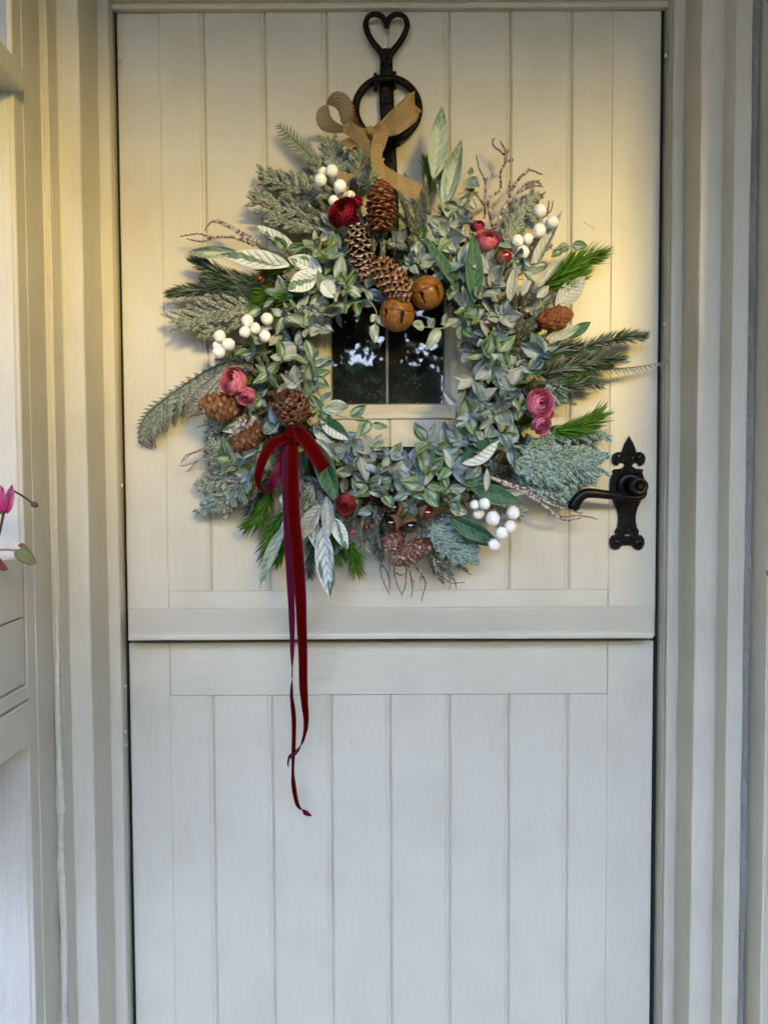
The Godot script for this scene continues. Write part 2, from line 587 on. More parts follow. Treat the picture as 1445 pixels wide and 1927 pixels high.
func build_door() -> void:
	door_x0 = at(236, 900).x
	door_x1 = at(1235, 900).x
	var sx0 := at(323, 1400).x
	var sx1 := at(1141, 1400).x
	var pitch := (at(1068, 1427).x - at(402, 1427).x) / 6.0
	groove = [sx0]
	for k in 7: groove.append(at(402, 1427).x + pitch * k)
	groove.append(sx1)
	var top := at(728, 22).y
	var mid := at(728, 1200).y
	var rail_u := at(728, 1110).y
	var up := base("stable_door_upper_leaf", Vector3((door_x0 + door_x1) * 0.5, mid, 0))
	tag(up, "upper leaf of cream painted boarded stable door with small leaded window", "door leaf")
	var o := shift(-up.position)
	put("stile", slab(door_x0, sx0 - 0.0004, mid, top, -0.03, 0.0), M.paint_v, up, o)
	put("stile", slab(sx1 + 0.0004, door_x1, mid, top, -0.03, 0.0), M.paint_v, up, o)
	put("rail", slab(sx0, sx1, mid, rail_u - 0.0003, -0.03, -0.0003), M.paint_h, up, o)
	var w0 := at(600, 690).x
	var w1 := at(858, 690).x
	var wt := at(728, 440).y
	var wb := at(728, 788).y
	for k in 8:
		if k == 3 or k == 4:
			put("board", board_shape(groove[k], groove[k + 1], wt, top, k < 7, k == 0), M.paint_v, up, o)
			put("board", board_shape(groove[k], groove[k + 1], rail_u, wb, k < 7, k == 0), M.paint_v, up, o)
		else:
			put("board", board_shape(groove[k], groove[k + 1], rail_u, top, k < 7, k == 0), M.paint_v, up, o)
	# window: splayed frame, two panes and the lead between them
	var g0 := at(623, 690, -0.016).x
	var g1 := at(836, 690, -0.016).x
	var gb := at(728, 763, -0.016).y
	var gt := at(728, 462, -0.016).y
	var fr := node("window_frame", up, o)
	var outer := [Vector2(w0, wb), Vector2(w1, wb), Vector2(w1, wt), Vector2(w0, wt)]
	var mid_r := [Vector2(w0 + 0.008, wb + 0.007), Vector2(w1 - 0.008, wb + 0.007), Vector2(w1 - 0.008, wt - 0.007), Vector2(w0 + 0.008, wt - 0.007)]
	var inner := [Vector2(g0, gb), Vector2(g1, gb), Vector2(g1, gt), Vector2(g0, gt)]
	for k in 4:
		var j := (k + 1) % 4
		var mb := MB.new()
		var ring := [[outer, -0.004], [outer, 0.0035], [mid_r, 0.0042], [mid_r, 0.001], [inner, -0.010], [inner, -0.026]]
		for q in ring.size() - 1:
			var a: Array = ring[q][0]
			var b: Array = ring[q + 1][0]
			var za: float = ring[q][1]
			var zb: float = ring[q + 1][1]
			mb.quad(Vector3(a[k].x, a[k].y, za), Vector3(a[j].x, a[j].y, za), Vector3(b[j].x, b[j].y, zb), Vector3(b[k].x, b[k].y, zb))
		put("bead", mb.mesh(), M.paint_h if k % 2 == 0 else M.paint_v, fr)
	var cx := at(728, 690, -0.016).x
	put("window_pane", slab(g0, cx - 0.001, gb, gt, -0.019, -0.016, 0.0001), M.glass, up, o)
	put("window_pane", slab(cx + 0.001, g1, gb, gt, -0.0192, -0.0162, 0.0001), M.glass, up, o)
	var ld := MB.new()
	ld.tube(PackedVector3Array([Vector3(cx, gb, -0.0162), Vector3(cx + 0.0003, (gb + gt) * 0.5, -0.0162), Vector3(cx, gt, -0.0162)]), [0.0024], 10, [], Color.WHITE, Vector2(1.0, 0.8))
	put("lead_bar", ld.mesh(), M.lead, up, o)
	# dust and dried drops on the panes
	rng.seed = 55
	var dm := MB.new()
	for k in 800:
		var low := pow(rng.randf(), 1.7)
		var p := Vector3(rnd(g0 + 0.003, g1 - 0.003), lerpf(gb + 0.003, gt - 0.02, low), -0.0158)
		if absf(p.x - cx) < 0.003: continue
		var sz := rnd(0.00015, 0.0006) * (1.6 if rng.randf() < 0.06 else 1.0)
		dm.quad(p + Vector3(-sz, 0, 0), p + Vector3(0, -sz * rnd(0.8, 2.2), 0), p + Vector3(sz * rnd(0.6, 1.2), 0, 0), p + Vector3(0, sz, 0), Color(0.20, 0.20, 0.19) * rnd(0.4, 1.6))
	tag(put("dust_speckles", dm.mesh(), M.matte, up, o), "", "", "", "stuff")
	# putty line round the glass
	var pu := MB.new()
	for e in [[g0, gb, g1, gb + 0.0025], [g0, gt - 0.0025, g1, gt], [g0, gb, g0 + 0.0022, gt], [g1 - 0.0022, gb, g1, gt]]:
		pu.box(Vector3(e[0], e[1], -0.016), Vector3(e[2], e[3], -0.0135), 0.0005)
	put("putty", pu.mesh(), M.lead, up, o)
	# letter plate below the window
	var lp := MB.new()
	lp.box(Vector3(at(652, 850).x, at(728, 872).y, -0.001), Vector3(at(846, 850).x, at(728, 841).y, 0.004), 0.0015)
	put("letter_plate", lp.mesh(), M.smooth_iron, up, o)
	# weather bar
	var y0 := at(728, 1143, 0.0).y
	var y1 := at(728, 1193, 0.043).y
	var y2 := at(728, 1203, 0.043).y
	var x0 := at(244, 1150).x
	var x1 := at(1225, 1150).x
	var sec := [Vector2(0.0004, y0), Vector2(0.0035, y0 - 0.0004), Vector2(0.0055, y0 - 0.003), Vector2(0.041, y1 + 0.003), Vector2(0.0435, y1 + 0.0002), Vector2(0.044, y1 - 0.002), Vector2(0.0435, y2 + 0.001), Vector2(0.0425, y2), Vector2(0.001, y2 + 0.002)]
	var wbm := MB.new()
	for i in sec.size() - 1:
		var rows := []
		for q in [sec[i], sec[i + 1]]:
			var row := PackedVector3Array()
			for k in 41:
				var ins: float = 0.013 * smoothstep(0.0, 0.036, q.x)
				var x := lerpf(x0 + ins, x1 - ins, k / 40.0)
				var w := noise.get_noise_3d(x * 90.0, q.x * 900.0, q.y * 40.0) * 0.0009 * (1.0 if q.x > 0.002 else 0.0)
				row.append(Vector3(x, q.y + w, q.x))
			rows.append(row)
		wbm.grid(rows, [], Color.WHITE, [], true)
	for s in 2:
		for i in range(1, sec.size() - 1):
			var f := func(q: Vector2) -> Vector3:
				var ins: float = 0.013 * smoothstep(0.0, 0.036, q.x)
				return Vector3(x0 + ins if s == 0 else x1 - ins, q.y, q.x)
			if s == 0: wbm.tri((f as Callable).call(sec[0]), (f as Callable).call(sec[i + 1]), (f as Callable).call(sec[i]))
			else: wbm.tri((f as Callable).call(sec[0]), (f as Callable).call(sec[i]), (f as Callable).call(sec[i + 1]))
	put("weather_bar", wbm.mesh(), M.paint_h, up, o)

	# lower leaf
	var ltop := at(728, 1208).y
	var rail_l := at(728, 1308).y
	var bot := 0.05
	var low := base("stable_door_lower_leaf", Vector3((door_x0 + door_x1) * 0.5, bot, 0))
	tag(low, "lower leaf of cream painted boarded stable door below the weather bar", "door leaf")
	o = shift(-low.position)
	put("stile", slab(door_x0 + 0.001, sx0 - 0.0004, bot, ltop, -0.03, 0.0), M.paint_v, low, o)
	put("stile", slab(sx1 + 0.0004, door_x1 - 0.002, bot, ltop, -0.03, 0.0), M.paint_v, low, o)
	put("rail", slab(sx0, sx1, rail_l + 0.0003, ltop, -0.03, -0.0003), M.paint_h, low, o)
	for k in 8:
		put("board", board_shape(groove[k], groove[k + 1], bot, rail_l, k < 7, k == 0), M.paint_v, low, o)

	# flecks, chips and grime on the old paint
	rng.seed = 812
	for lf in [[up, mid + 0.06, top, 60], [low, 0.55, ltop, 110]]:
		var cm := MB.new()
		for k in lf[3]:
			var p := Vector3(rnd(door_x0 + 0.01, door_x1 - 0.01), rnd(lf[1], lf[2]), 0.0002) - (lf[0] as Node3D).position
			var sz := rnd(0.0002, 0.0007) * (1.8 if rng.randf() < 0.1 else 1.0)
			cm.ball(p, Vector3(sz, sz * rnd(0.7, 2.2), 0.00022), 6, 4, Color(0.24, 0.215, 0.17) if rng.randf() < 0.55 else Color(0.55, 0.50, 0.40))
		for k in 7:
			var p := Vector3(rnd(door_x0 + 0.05, door_x1 - 0.05), rnd(lf[1], lf[2]), 0.0001) - (lf[0] as Node3D).position
			var d := Vector3(rnd(-0.02, 0.02), rnd(-0.03, 0.03), 0)
			cm.tube(spline([p, p + d * 0.5 + Vector3(rnd(-0.002, 0.002), 0, 0), p + d], 5), [0.00022, 0.0003, 0.0002], 4, [], Color(0.38, 0.35, 0.29))
		tag(put("paint_flecks", cm.mesh(), M.matte, lf[0]), "", "", "", "stuff")

func build_frame() -> void:
	var fr := base("door_frame", Vector3(0, 0.0, 0))
	tag(fr, "cream painted moulded timber frame around the stable door", "door frame")
	var X := func(px: float, z: float) -> float: return at(px, 1427.0, z).x
	var top := at(728, 14, 0.01).y
	var rows := [
		[[238, 0.009], [231, 0.030], [209, 0.030], [176, 0.0954], [137, 0.0954], [122, 0.121], [108, 0.121], [74, 0.1728], [70, 0.1728], [54, 0.195]],
		[[1241, 0.009], [1252, 0.030], [1273, 0.030], [1303, 0.086], [1343, 0.086], [1362, 0.1166], [1390, 0.1166]],
	]
	for side in 2:
		var pts := []
		for p in rows[side]: pts.append(Vector2((X as Callable).call(p[0], p[1]), p[1]))
		var sg := -1.0 if side == 0 else 1.0
		var gap_x: float = door_x0 - 0.0045 if side == 0 else door_x1 + 0.0055
		var add := func(called: String, prof: Array, mat: Material, y1: float, wob := 0.0004) -> void:
			var pr := prof.duplicate()
			if side == 0: pr.reverse()
			var mb := MB.new()
			upright(pr, 0.0, y1, mb, wob, sg * 31.0 + prof[0].x * 10.0)
			put(called, mb.mesh(), mat, fr)
		# the stop lip beside the door, its back edge, a fine groove, then the steps of the jamb
		var lip := [Vector2(gap_x, -0.05), Vector2(gap_x, 0.008), Vector2(pts[0].x, 0.009), Vector2(pts[0].x + sg * 0.0004, 0.0165), Vector2(pts[0].x + sg * 0.0026, 0.0172)]
		(add as Callable).call("stop_lip", lip, M.paint_frame, 2.4, 0.0006)
		(add as Callable).call("stop_bead", [Vector2(pts[0].x + sg * 0.0016, 0.0160), Vector2(pts[0].x + sg * 0.0018, 0.0215), Vector2(pts[0].x + sg * 0.0032, 0.0228), Vector2(pts[1].x, 0.0232), Vector2(pts[1].x, 0.0300), Vector2(pts[2].x, 0.0300), Vector2(pts[2].x, 0.05)], M.paint_frame, 2.4)
		(add as Callable).call("jamb", [Vector2(pts[2].x - sg * 0.0006, 0.0302), Vector2(pts[3].x, pts[3].y), Vector2(pts[4].x, pts[4].y), Vector2(pts[5].x, pts[5].y + 0.004)], M.paint_frame, 2.6, 0.0005)
		(add as Callable).call("architrave", [Vector2(pts[4].x + sg * 0.0010, pts[4].y - 0.003), Vector2(pts[5].x, pts[5].y), Vector2(pts[6].x + sg * 0.004, pts[6].y), Vector2(pts[6].x + sg * 0.004, pts[6].y - 0.03)], M.paint_frame, 2.6, 0.0006)
		if side == 0:
			var cp := PackedVector3Array()
			var cr := []
			for k in 220:
				var y := k / 219.0 * 2.5
				var fat := clampf((1.42 - y) * 2.2, 0.16, 1.0)
				cp.append(Vector3(pts[6].x + 0.0035 + noise.get_noise_2d(y * 160.0, 3.0) * 0.0018, y, pts[6].y - 0.0005))
				cr.append((0.0052 + noise.get_noise_2d(y * 260.0, 9.0) * 0.0028) * fat + 0.0012)
			var cb := MB.new()
			cb.tube(cp, cr, 8)
			put("caulk_bead", cb.mesh(), M.paint_lump, fr)
			(add as Callable).call("outer_post", [Vector2(pts[6].x - 0.002, pts[6].y - 0.01), Vector2(pts[7].x, pts[7].y), Vector2(pts[8].x, pts[8].y + 0.0008), Vector2(pts[9].x, pts[9].y + 0.001)], M.paint_frame, 2.6)
		else:
			# rough mortar showing in the open joint, and the post beyond it
			var mrow := []
			for k in 260:
				var y := k / 259.0 * 2.5
				var row := PackedVector3Array()
				for q in 6:
					var u := q / 5.0
					var bump := noise.get_noise_3d(u * 40.0, y * 420.0, 2.0) * 0.006 + noise.get_noise_3d(u * 9.0, y * 90.0, 12.0) * 0.006
					row.append(Vector3(pts[6].x + 0.002 + u * 0.016, y, pts[6].y - 0.016 + 0.010 * u + bump))
				mrow.append(row)
			var mm := MB.new()
			mm.grid(mrow)
			put("mortar_joint", mm.mesh(), M.mortar, fr)
	# head
	var hl := at(205, 14, 0.009).x
	var hr := at(1262, 14, 0.009).x
	var yh: float = at(728, 14, 0.009).y
	put("head_lip", slab(hl, hr, yh, yh + 0.012, -0.003, 0.009, 0.0016), M.paint_h, fr)
	put("weather_seal", slab(door_x0 - 0.006, door_x1 + 0.006, at(728, 22).y + 0.0006, yh + 0.02, -0.05, -0.0045, 0.0004), M.gap, fr)
	put("weather_seal", slab(door_x0 - 0.0044, door_x0 - 0.0003, 0.0, yh, -0.05, -0.004, 0.0004), M.gap, fr)
	put("weather_seal", slab(door_x1 + 0.0003, door_x1 + 0.0054, 0.0, yh, -0.05, -0.004, 0.0004), M.gap, fr)
	put("head_bead", slab(hl, hr, yh + 0.0075, yh + 0.03, -0.03, 0.0225, 0.0022), M.paint_h, fr)
	put("head_stop", slab(hl - 0.05, hr + 0.05, yh + 0.0145, yh + 0.06, -0.03, 0.0306, 0.0022), M.paint_h, fr)
	put("lintel", slab(hl - 0.08, hr + 0.08, yh + 0.052, yh + 0.3, -0.05, 0.085, 0.003), M.paint_h, fr)
	# painted-over screws
	for s in [[229, 913], [235, 1292], [236, 1377], [237, 1402], [238, 1580], [240, 1732], [1252, 104], [1244, 1498], [1239, 1868], [106, 996], [1250, 610], [225, 108]]:
		var sb := MB.new()
		var z: float = 0.0092 if s[0] > 200 else 0.1212
		sb.ball(Vector3.ZERO, Vector3(0.0030, 0.0034, 0.0014), 12, 8)
		sb.ball(Vector3(0, 0, 0.0011), Vector3(0.0010, 0.0012, 0.0007), 8, 6)
		put("screw_head", sb.mesh(), M.paint_lump, fr, shift(at(s[0], s[1], z)))
	# drips and knobs in the thick paint
	rng.seed = 314
	for k in 70:
		var side := k % 2
		var p: Array = rows[side][[2, 4, 4, 6, 3][rng.randi() % 5]]
		var db := MB.new()
		var s := rnd(0.0006, 0.0016)
		db.ball(Vector3.ZERO, Vector3(s * 0.8, s * rnd(1.0, 3.2), s * 0.5), 8, 6)
		put("paint_drip", db.mesh(), M.paint_frame, fr, shift(Vector3((X as Callable).call(p[0] + rnd(-1.5, 1.5), p[1]), rnd(0.6, 2.1), p[1])))

func build_porch_sides() -> void:
	# left: a sawn plank post with a boarded planter standing against it and a beam above
	var xl: float = at(56, 1427, 0.195).x
	var lp := base("porch_post", Vector3(xl, 0, 0.19))
	tag(lp, "rough sawn pale painted plank beside the planter", "post")
	var y_top: float = at(20, 171, 0.198).y
	put("plank", slab(-0.30, -0.004, 0.0, y_top, -0.04, 0.008, 0.0016), M.paint_wood, lp)
	put("edge_strip", slab(-0.006, 0.0005, 0.0, 2.5, -0.05, 0.0055, 0.001), M.paint_frame, lp)
	# beam
	var bm := base("porch_beam", Vector3(xl, y_top, 0.2))
	tag(bm, "painted beam end high above the plank post", "beam")
	var bx := xl + 0.010
	put("beam", slab(-0.6, 0.010, 0.006, at(12, 75, 0.24).y - y_top, -0.008, 0.45, 0.003), M.paint_frame, bm)
	put("moulding", slab(-0.6, 0.013, 0.001, 0.030, -0.008, 0.42, 0.003), M.paint_frame, bm)
	# planter
	var py1: float = at(30, 1048, 0.205).y
	var py0: float = at(60, 1400, 0.205).y
	var pl := base("planter", Vector3(xl, py0, 0.2))
	tag(pl, "grey painted boarded planter box holding the pink cyclamen", "planter")
	var h := py1 - py0
	var rail := at(60, 1290, 0.205).y - py0
	var rail2 := at(60, 1318, 0.205).y - py0
	put("board", slab(-0.4, 0.000, rail + 0.001, rail + (h - rail) * 0.52, 0.0, 0.3, 0.0015), M.paint_h, pl)
	put("board", slab(-0.4, 0.0002, rail + (h - rail) * 0.52 + 0.002, h, 0.0, 0.3, 0.0015), M.paint_h, pl)
	put("rail", slab(-0.4, 0.004, rail2 + 0.001, rail, 0.0, 0.3, 0.0015), M.paint_h, pl)
	put("bottom_board", slab(-0.4, 0.0065, 0.0, rail2 - 0.001, 0.0, 0.3, 0.0015), M.paint_h, pl)
	# right: the side of the porch out of the picture, and the post
	var xr: float = at(1401, 1427, 0.1).x
	var rp := base("porch_post", Vector3(xr, 0, 0.1))
	tag(rp, "smooth grey painted post beyond the rough mortar joint", "post")
	var mb := MB.new()
	var xs: float = at(1437, 1427, 0.1625).x - xr
	upright([Vector2(0, -0.06), Vector2(0.0, 0.0), Vector2(xs, 0.0625), Vector2(xs + 0.003, 0.0640), Vector2(xs + 0.006, 0.0625), Vector2(xs + 0.5, 0.0635)], 0, 2.5, mb)
	put("post_face", mb.mesh(), M.paint_frame, rp)

	var sw := base("porch_side_wall", Vector3(0.525, 0, 0.17))
	tag(sw, "grey painted boarded side wall of the porch beside the post", "wall")
	for k in 4:
		put("board", slab(0.0, 0.09, 0.6 * k, 0.6 * k + 0.598, -0.02, 0.15, 0.002), M.paint_v, sw)

# ---------------------------------------------------------------- ironwork

func plate(outline: Array, z0: float, z1: float, off: Vector3, bev := 0.0015) -> ArrayMesh:
	var poly := PackedVector2Array()
	for p in outline:
		var q := at(p[0], p[1], z1)
		poly.append(Vector2(q.x, q.y))
	if Geometry2D.is_polygon_clockwise(poly): poly.reverse()
	var inner := poly
	var rings := Geometry2D.offset_polygon(poly, -bev, Geometry2D.JOIN_ROUND)
	if rings.size(): inner = rings[0]
	if Geometry2D.is_polygon_clockwise(inner): inner.reverse()
	var mb := MB.new()
	var t := Geometry2D.triangulate_polygon(inner)
	for k in range(0, t.size(), 3):
		var a := Vector3(inner[t[k]].x, inner[t[k]].y, z1) - off
		var b := Vector3(inner[t[k + 1]].x, inner[t[k + 1]].y, z1) - off
		var d := Vector3(inner[t[k + 2]].x, inner[t[k + 2]].y, z1) - off
		if (b - a).cross(d - a).z > 0: mb.tri(a, b, d)
		else: mb.tri(a, d, b)
	# the slope from the inner ring to the edge: each outer edge joins the nearest inner points
	var near := func(p: Vector2) -> Vector2:
		var best := inner[0]
		for k in inner.size():
			var c := Geometry2D.get_closest_point_to_segment(p, inner[k], inner[(k + 1) % inner.size()])
			if c.distance_squared_to(p) < best.distance_squared_to(p): best = c
		return best
	var m := poly.size()
	for k in m:
		var a := poly[k]
		var b := poly[(k + 1) % m]
		var ia: Vector2 = (near as Callable).call(a)
		var ib: Vector2 = (near as Callable).call(b)
		mb.quad(Vector3(a.x, a.y, z1 - bev) - off, Vector3(b.x, b.y, z1 - bev) - off, Vector3(ib.x, ib.y, z1) - off, Vector3(ia.x, ia.y, z1) - off)
		mb.quad(Vector3(a.x, a.y, z0) - off, Vector3(b.x, b.y, z0) - off, Vector3(b.x, b.y, z1 - bev) - off, Vector3(a.x, a.y, z1 - bev) - off)
	return mb.mesh()

func curve2(pts: Array, per := 4) -> Array:
	var out := []
	var m := pts.size()
	for i in m:
		var p := func(k: int) -> Vector2: return Vector2(pts[posmod(k, m)][0], pts[posmod(k, m)][1])
		for k in per:
			var q: Vector2 = (p as Callable).call(i).cubic_interpolate((p as Callable).call(i + 1), (p as Callable).call(i - 1), (p as Callable).call(i + 2), k / float(per))
			out.append([q.x, q.y])
	return out

func build_handle() -> void:
	var leaf := get_node("stable_door_upper_leaf")
	var o: Vector3 = at(1183, 930)
	var h := node("door_handle", leaf, shift(o - leaf.position))
	h.set_meta("label", "black hammered iron lever handle with fleur top plate")
	var raw := [[515, 73], [526, 90], [541, 116], [555, 150], [565, 180], [590, 180], [613, 192], [625, 220], [618, 255], [598, 272], [576, 270], [574, 256], [556, 251], [540, 258], [537, 275], [552, 290], [578, 294], [603, 296], [611, 303], [604, 316], [612, 345], [624, 390], [624, 435], [606, 485], [588, 522], [573, 555], [560, 600], [559, 645], [568, 690], [581, 712], [577, 737], [598, 740], [616, 765], [617, 800], [602, 832], [578, 842], [552, 834], [532, 811], [498, 808], [464, 811], [446, 833], [420, 840], [394, 826], [380, 797], [384, 765], [402, 742], [424, 737], [419, 712], [434, 690], [441, 645], [440, 600], [428, 555], [412, 522], [394, 485], [384, 435], [386, 385], [396, 345], [408, 316], [402, 304], [412, 296], [440, 294], [468, 288], [484, 275], [480, 258], [462, 251], [444, 256], [444, 268], [424, 272], [404, 256], [397, 222], [410, 192], [436, 180], [466, 179], [475, 150], [489, 116], [504, 90]]
	var ol := []
	for p in raw: ol.append([1040.0 + p[0] / 3.568, 800.0 + p[1] / 3.568])
	put("back_plate", plate(ol, 0.0006, 0.0055, o, 0.0018), M.iron, h)
	var f := func(x: float, y: float, z: float) -> Vector3: return at(1040.0 + x / 3.568, 800.0 + y / 3.568, z) - o
	var rose := MB.new()
	rose.tube(PackedVector3Array([(f as Callable).call(510, 405, 0.004), (f as Callable).call(512, 405, 0.011), (f as Callable).call(514, 405, 0.013)]), [0.0205, 0.0195, 0.014], 28, [], Color.WHITE, Vector2.ONE, Vector3(0, 1, 0))
	put("rose", rose.mesh(), M.smooth_iron, h)
	var boss := MB.new()
	var c0: Vector3 = (f as Callable).call(585, 412, 0.046)
	boss.tube(PackedVector3Array([c0 + Vector3(0, 0, -0.035), c0 + Vector3(0, 0, -0.016), c0 + Vector3(0, 0, -0.012), c0 + Vector3(0, 0, -0.001), c0 + Vector3(0, 0, 0.0005)]), [0.0095, 0.0095, 0.0128, 0.0125, 0.0112], 28, [], Color.WHITE, Vector2.ONE, Vector3(0, 1, 0))
	boss.box(c0 + Vector3(-0.0045, -0.0045, -0.001), c0 + Vector3(0.0045, 0.0045, 0.0032), 0.0012)
	put("spindle_boss", boss.mesh(), M.smooth_iron, h)
	var path := []
	var rad := []
	for p in [[622, 450, 0.0395, 4.0], [600, 478, 0.041, 5.0], [560, 489, 0.0425, 5.0], [500, 485, 0.044, 5.5], [430, 477, 0.046, 7.0], [350, 466, 0.048, 8.4], [280, 458, 0.049, 9.0], [225, 458, 0.049, 9.2], [185, 478, 0.048, 9.6], [155, 515, 0.0465, 10.6], [140, 545, 0.0455, 11.4], [133, 566, 0.045, 9.0], [130, 578, 0.045, 4.5]]:
		path.append((f as Callable).call(p[0], p[1], p[2]))
		rad.append(p[3] * pxm(p[2]) * 1.02)
	var lv := MB.new()
	lv.tube(spline(path, 6), Array(spline1(rad, 6)), 16, [], Color.WHITE, Vector2(1.0, 0.8))
	put("lever", lv.mesh(), M.smooth_iron, h)
	for s in [[440, 213], [585, 216], [431, 789], [572, 792]]:
		var sc := MB.new()
		var q: Vector3 = (f as Callable).call(s[0], s[1], 0.0056)
		sc.ball(q, Vector3(0.0046, 0.0046, 0.0016), 18, 8)
		put("screw", sc.mesh(), M.smooth_iron, h)
	var kh := MB.new()
	var k0: Vector3 = (f as Callable).call(498, 740, 0.0057)
	kh.box(k0 + Vector3(-0.0038, -0.0012, -0.0012), k0 + Vector3(0.0038, 0.0014, 0.0004), 0.0004)
	put("keyhole_rim", kh.mesh(), M.lead, h)

func build_hanger() -> void:
	var o := at(728, 150, 0.006)
	var hg := base("wreath_hanger", o)
	tag(hg, "black iron strap hanger with heart loop top and big ring", "wreath hanger")
	var strap := MB.new()
	var sp := []
	var sw := []
	for p in [[727, 92, 8.5], [727, 120, 11.5], [727, 150, 12.5], [728, 200, 13.5], [731, 260, 13.0], [735, 320, 12.0], [738, 400, 12.0], [738, 470, 12.0]]:
		sp.append(at(p[0], p[1], 0.010) - o)
		sw.append(p[2] * pxm(0.01))
	strap.tube(spline(sp, 5), Array(spline1(sw, 5)), 12, [], Color.WHITE, Vector2(1.0, 0.26))
	put("strap", strap.mesh(), M.old_iron, hg)
	for s in [-1.0, 1.0]:
		var hp := []
		var hw := []
		for p in [[0.0, 52, 5.0], [1.5, 42, 5.6], [9, 31, 5.4], [22, 27, 4.8], [34, 32, 4.8], [39, 46, 5.0], [35, 62, 5.4], [25, 80, 5.8], [12, 96, 6.2], [6, 106, 6.4], [4, 122, 6.0]]:
			hp.append(at(727.0 + s * p[0], p[1], 0.013) - o)
			hw.append(p[2] * pxm(0.013))
		var hm := MB.new()
		hm.tube(spline(hp, 6), Array(spline1(hw, 6)), 12, [], Color.WHITE, Vector2(1.0, 0.75))
		put("heart_loop", hm.mesh(), M.old_iron, hg)
	# the ring
	var rp := PackedVector3Array()
	for k in 65:
		var a := TAU * k / 64.0
		rp.append(at(728.5 + 59.5 * sin(a), 205 - 61.0 * cos(a), 0.012) - o + Vector3(0, 0, -0.004 * cos(a)))
	var rm := MB.new()
	rm.tube(rp, [7.2 * pxm(0.012)], 14, [], Color.WHITE, Vector2(1.0, 0.8))
	put("ring", rm.mesh(), M.old_iron, hg)
	# the clamp that carries the ring, and its bolts
	for s in [[706, 146], [742, 143]]:
		var q := at(s[0], s[1], 0.022) - o
		var cm := MB.new()
		cm.box(q + Vector3(-0.0024, -0.013, -0.016), q + Vector3(0.0030, 0.005, 0.006), 0.0018)
		put("clamp_ear", cm.mesh(), M.old_iron, hg)
	var pn := MB.new()
	pn.tube(PackedVector3Array([at(701, 150, 0.022) - o, at(747, 148, 0.022) - o]), [0.0042], 12)
	put("hinge_pin", pn.mesh(), M.old_iron, hg)
	var pad := MB.new()
	var pq := at(727, 183, 0.0145) - o
	pad.box(pq + Vector3(-0.0088, -0.010, -0.006), pq + Vector3(0.0088, 0.0095, 0.0008), 0.0022)
	put("boss_plate", pad.mesh(), M.old_iron, hg)
	for s in [[727, 122, 0.0030], [727, 187, 0.0040], [727, 224, 0.0026], [736, 300, 0.003]]:
		var bm := MB.new()
		bm.ball(at(s[0], s[1], 0.0150) - o, Vector3(s[2], s[2], 0.0016), 14, 8)
		put("bolt_head", bm.mesh(), M.old_iron, hg)
	var ck := MB.new()
	ck.tube(spline(pixels([[738, 258, 0.012], [746, 266, 0.018], [748, 276, 0.016]]).map(func(p): return p - o), 5), [0.006, 0.007, 0.004], 10)
	put("hook_tongue", ck.mesh(), M.old_iron, hg)

# ---------------------------------------------------------------- bells

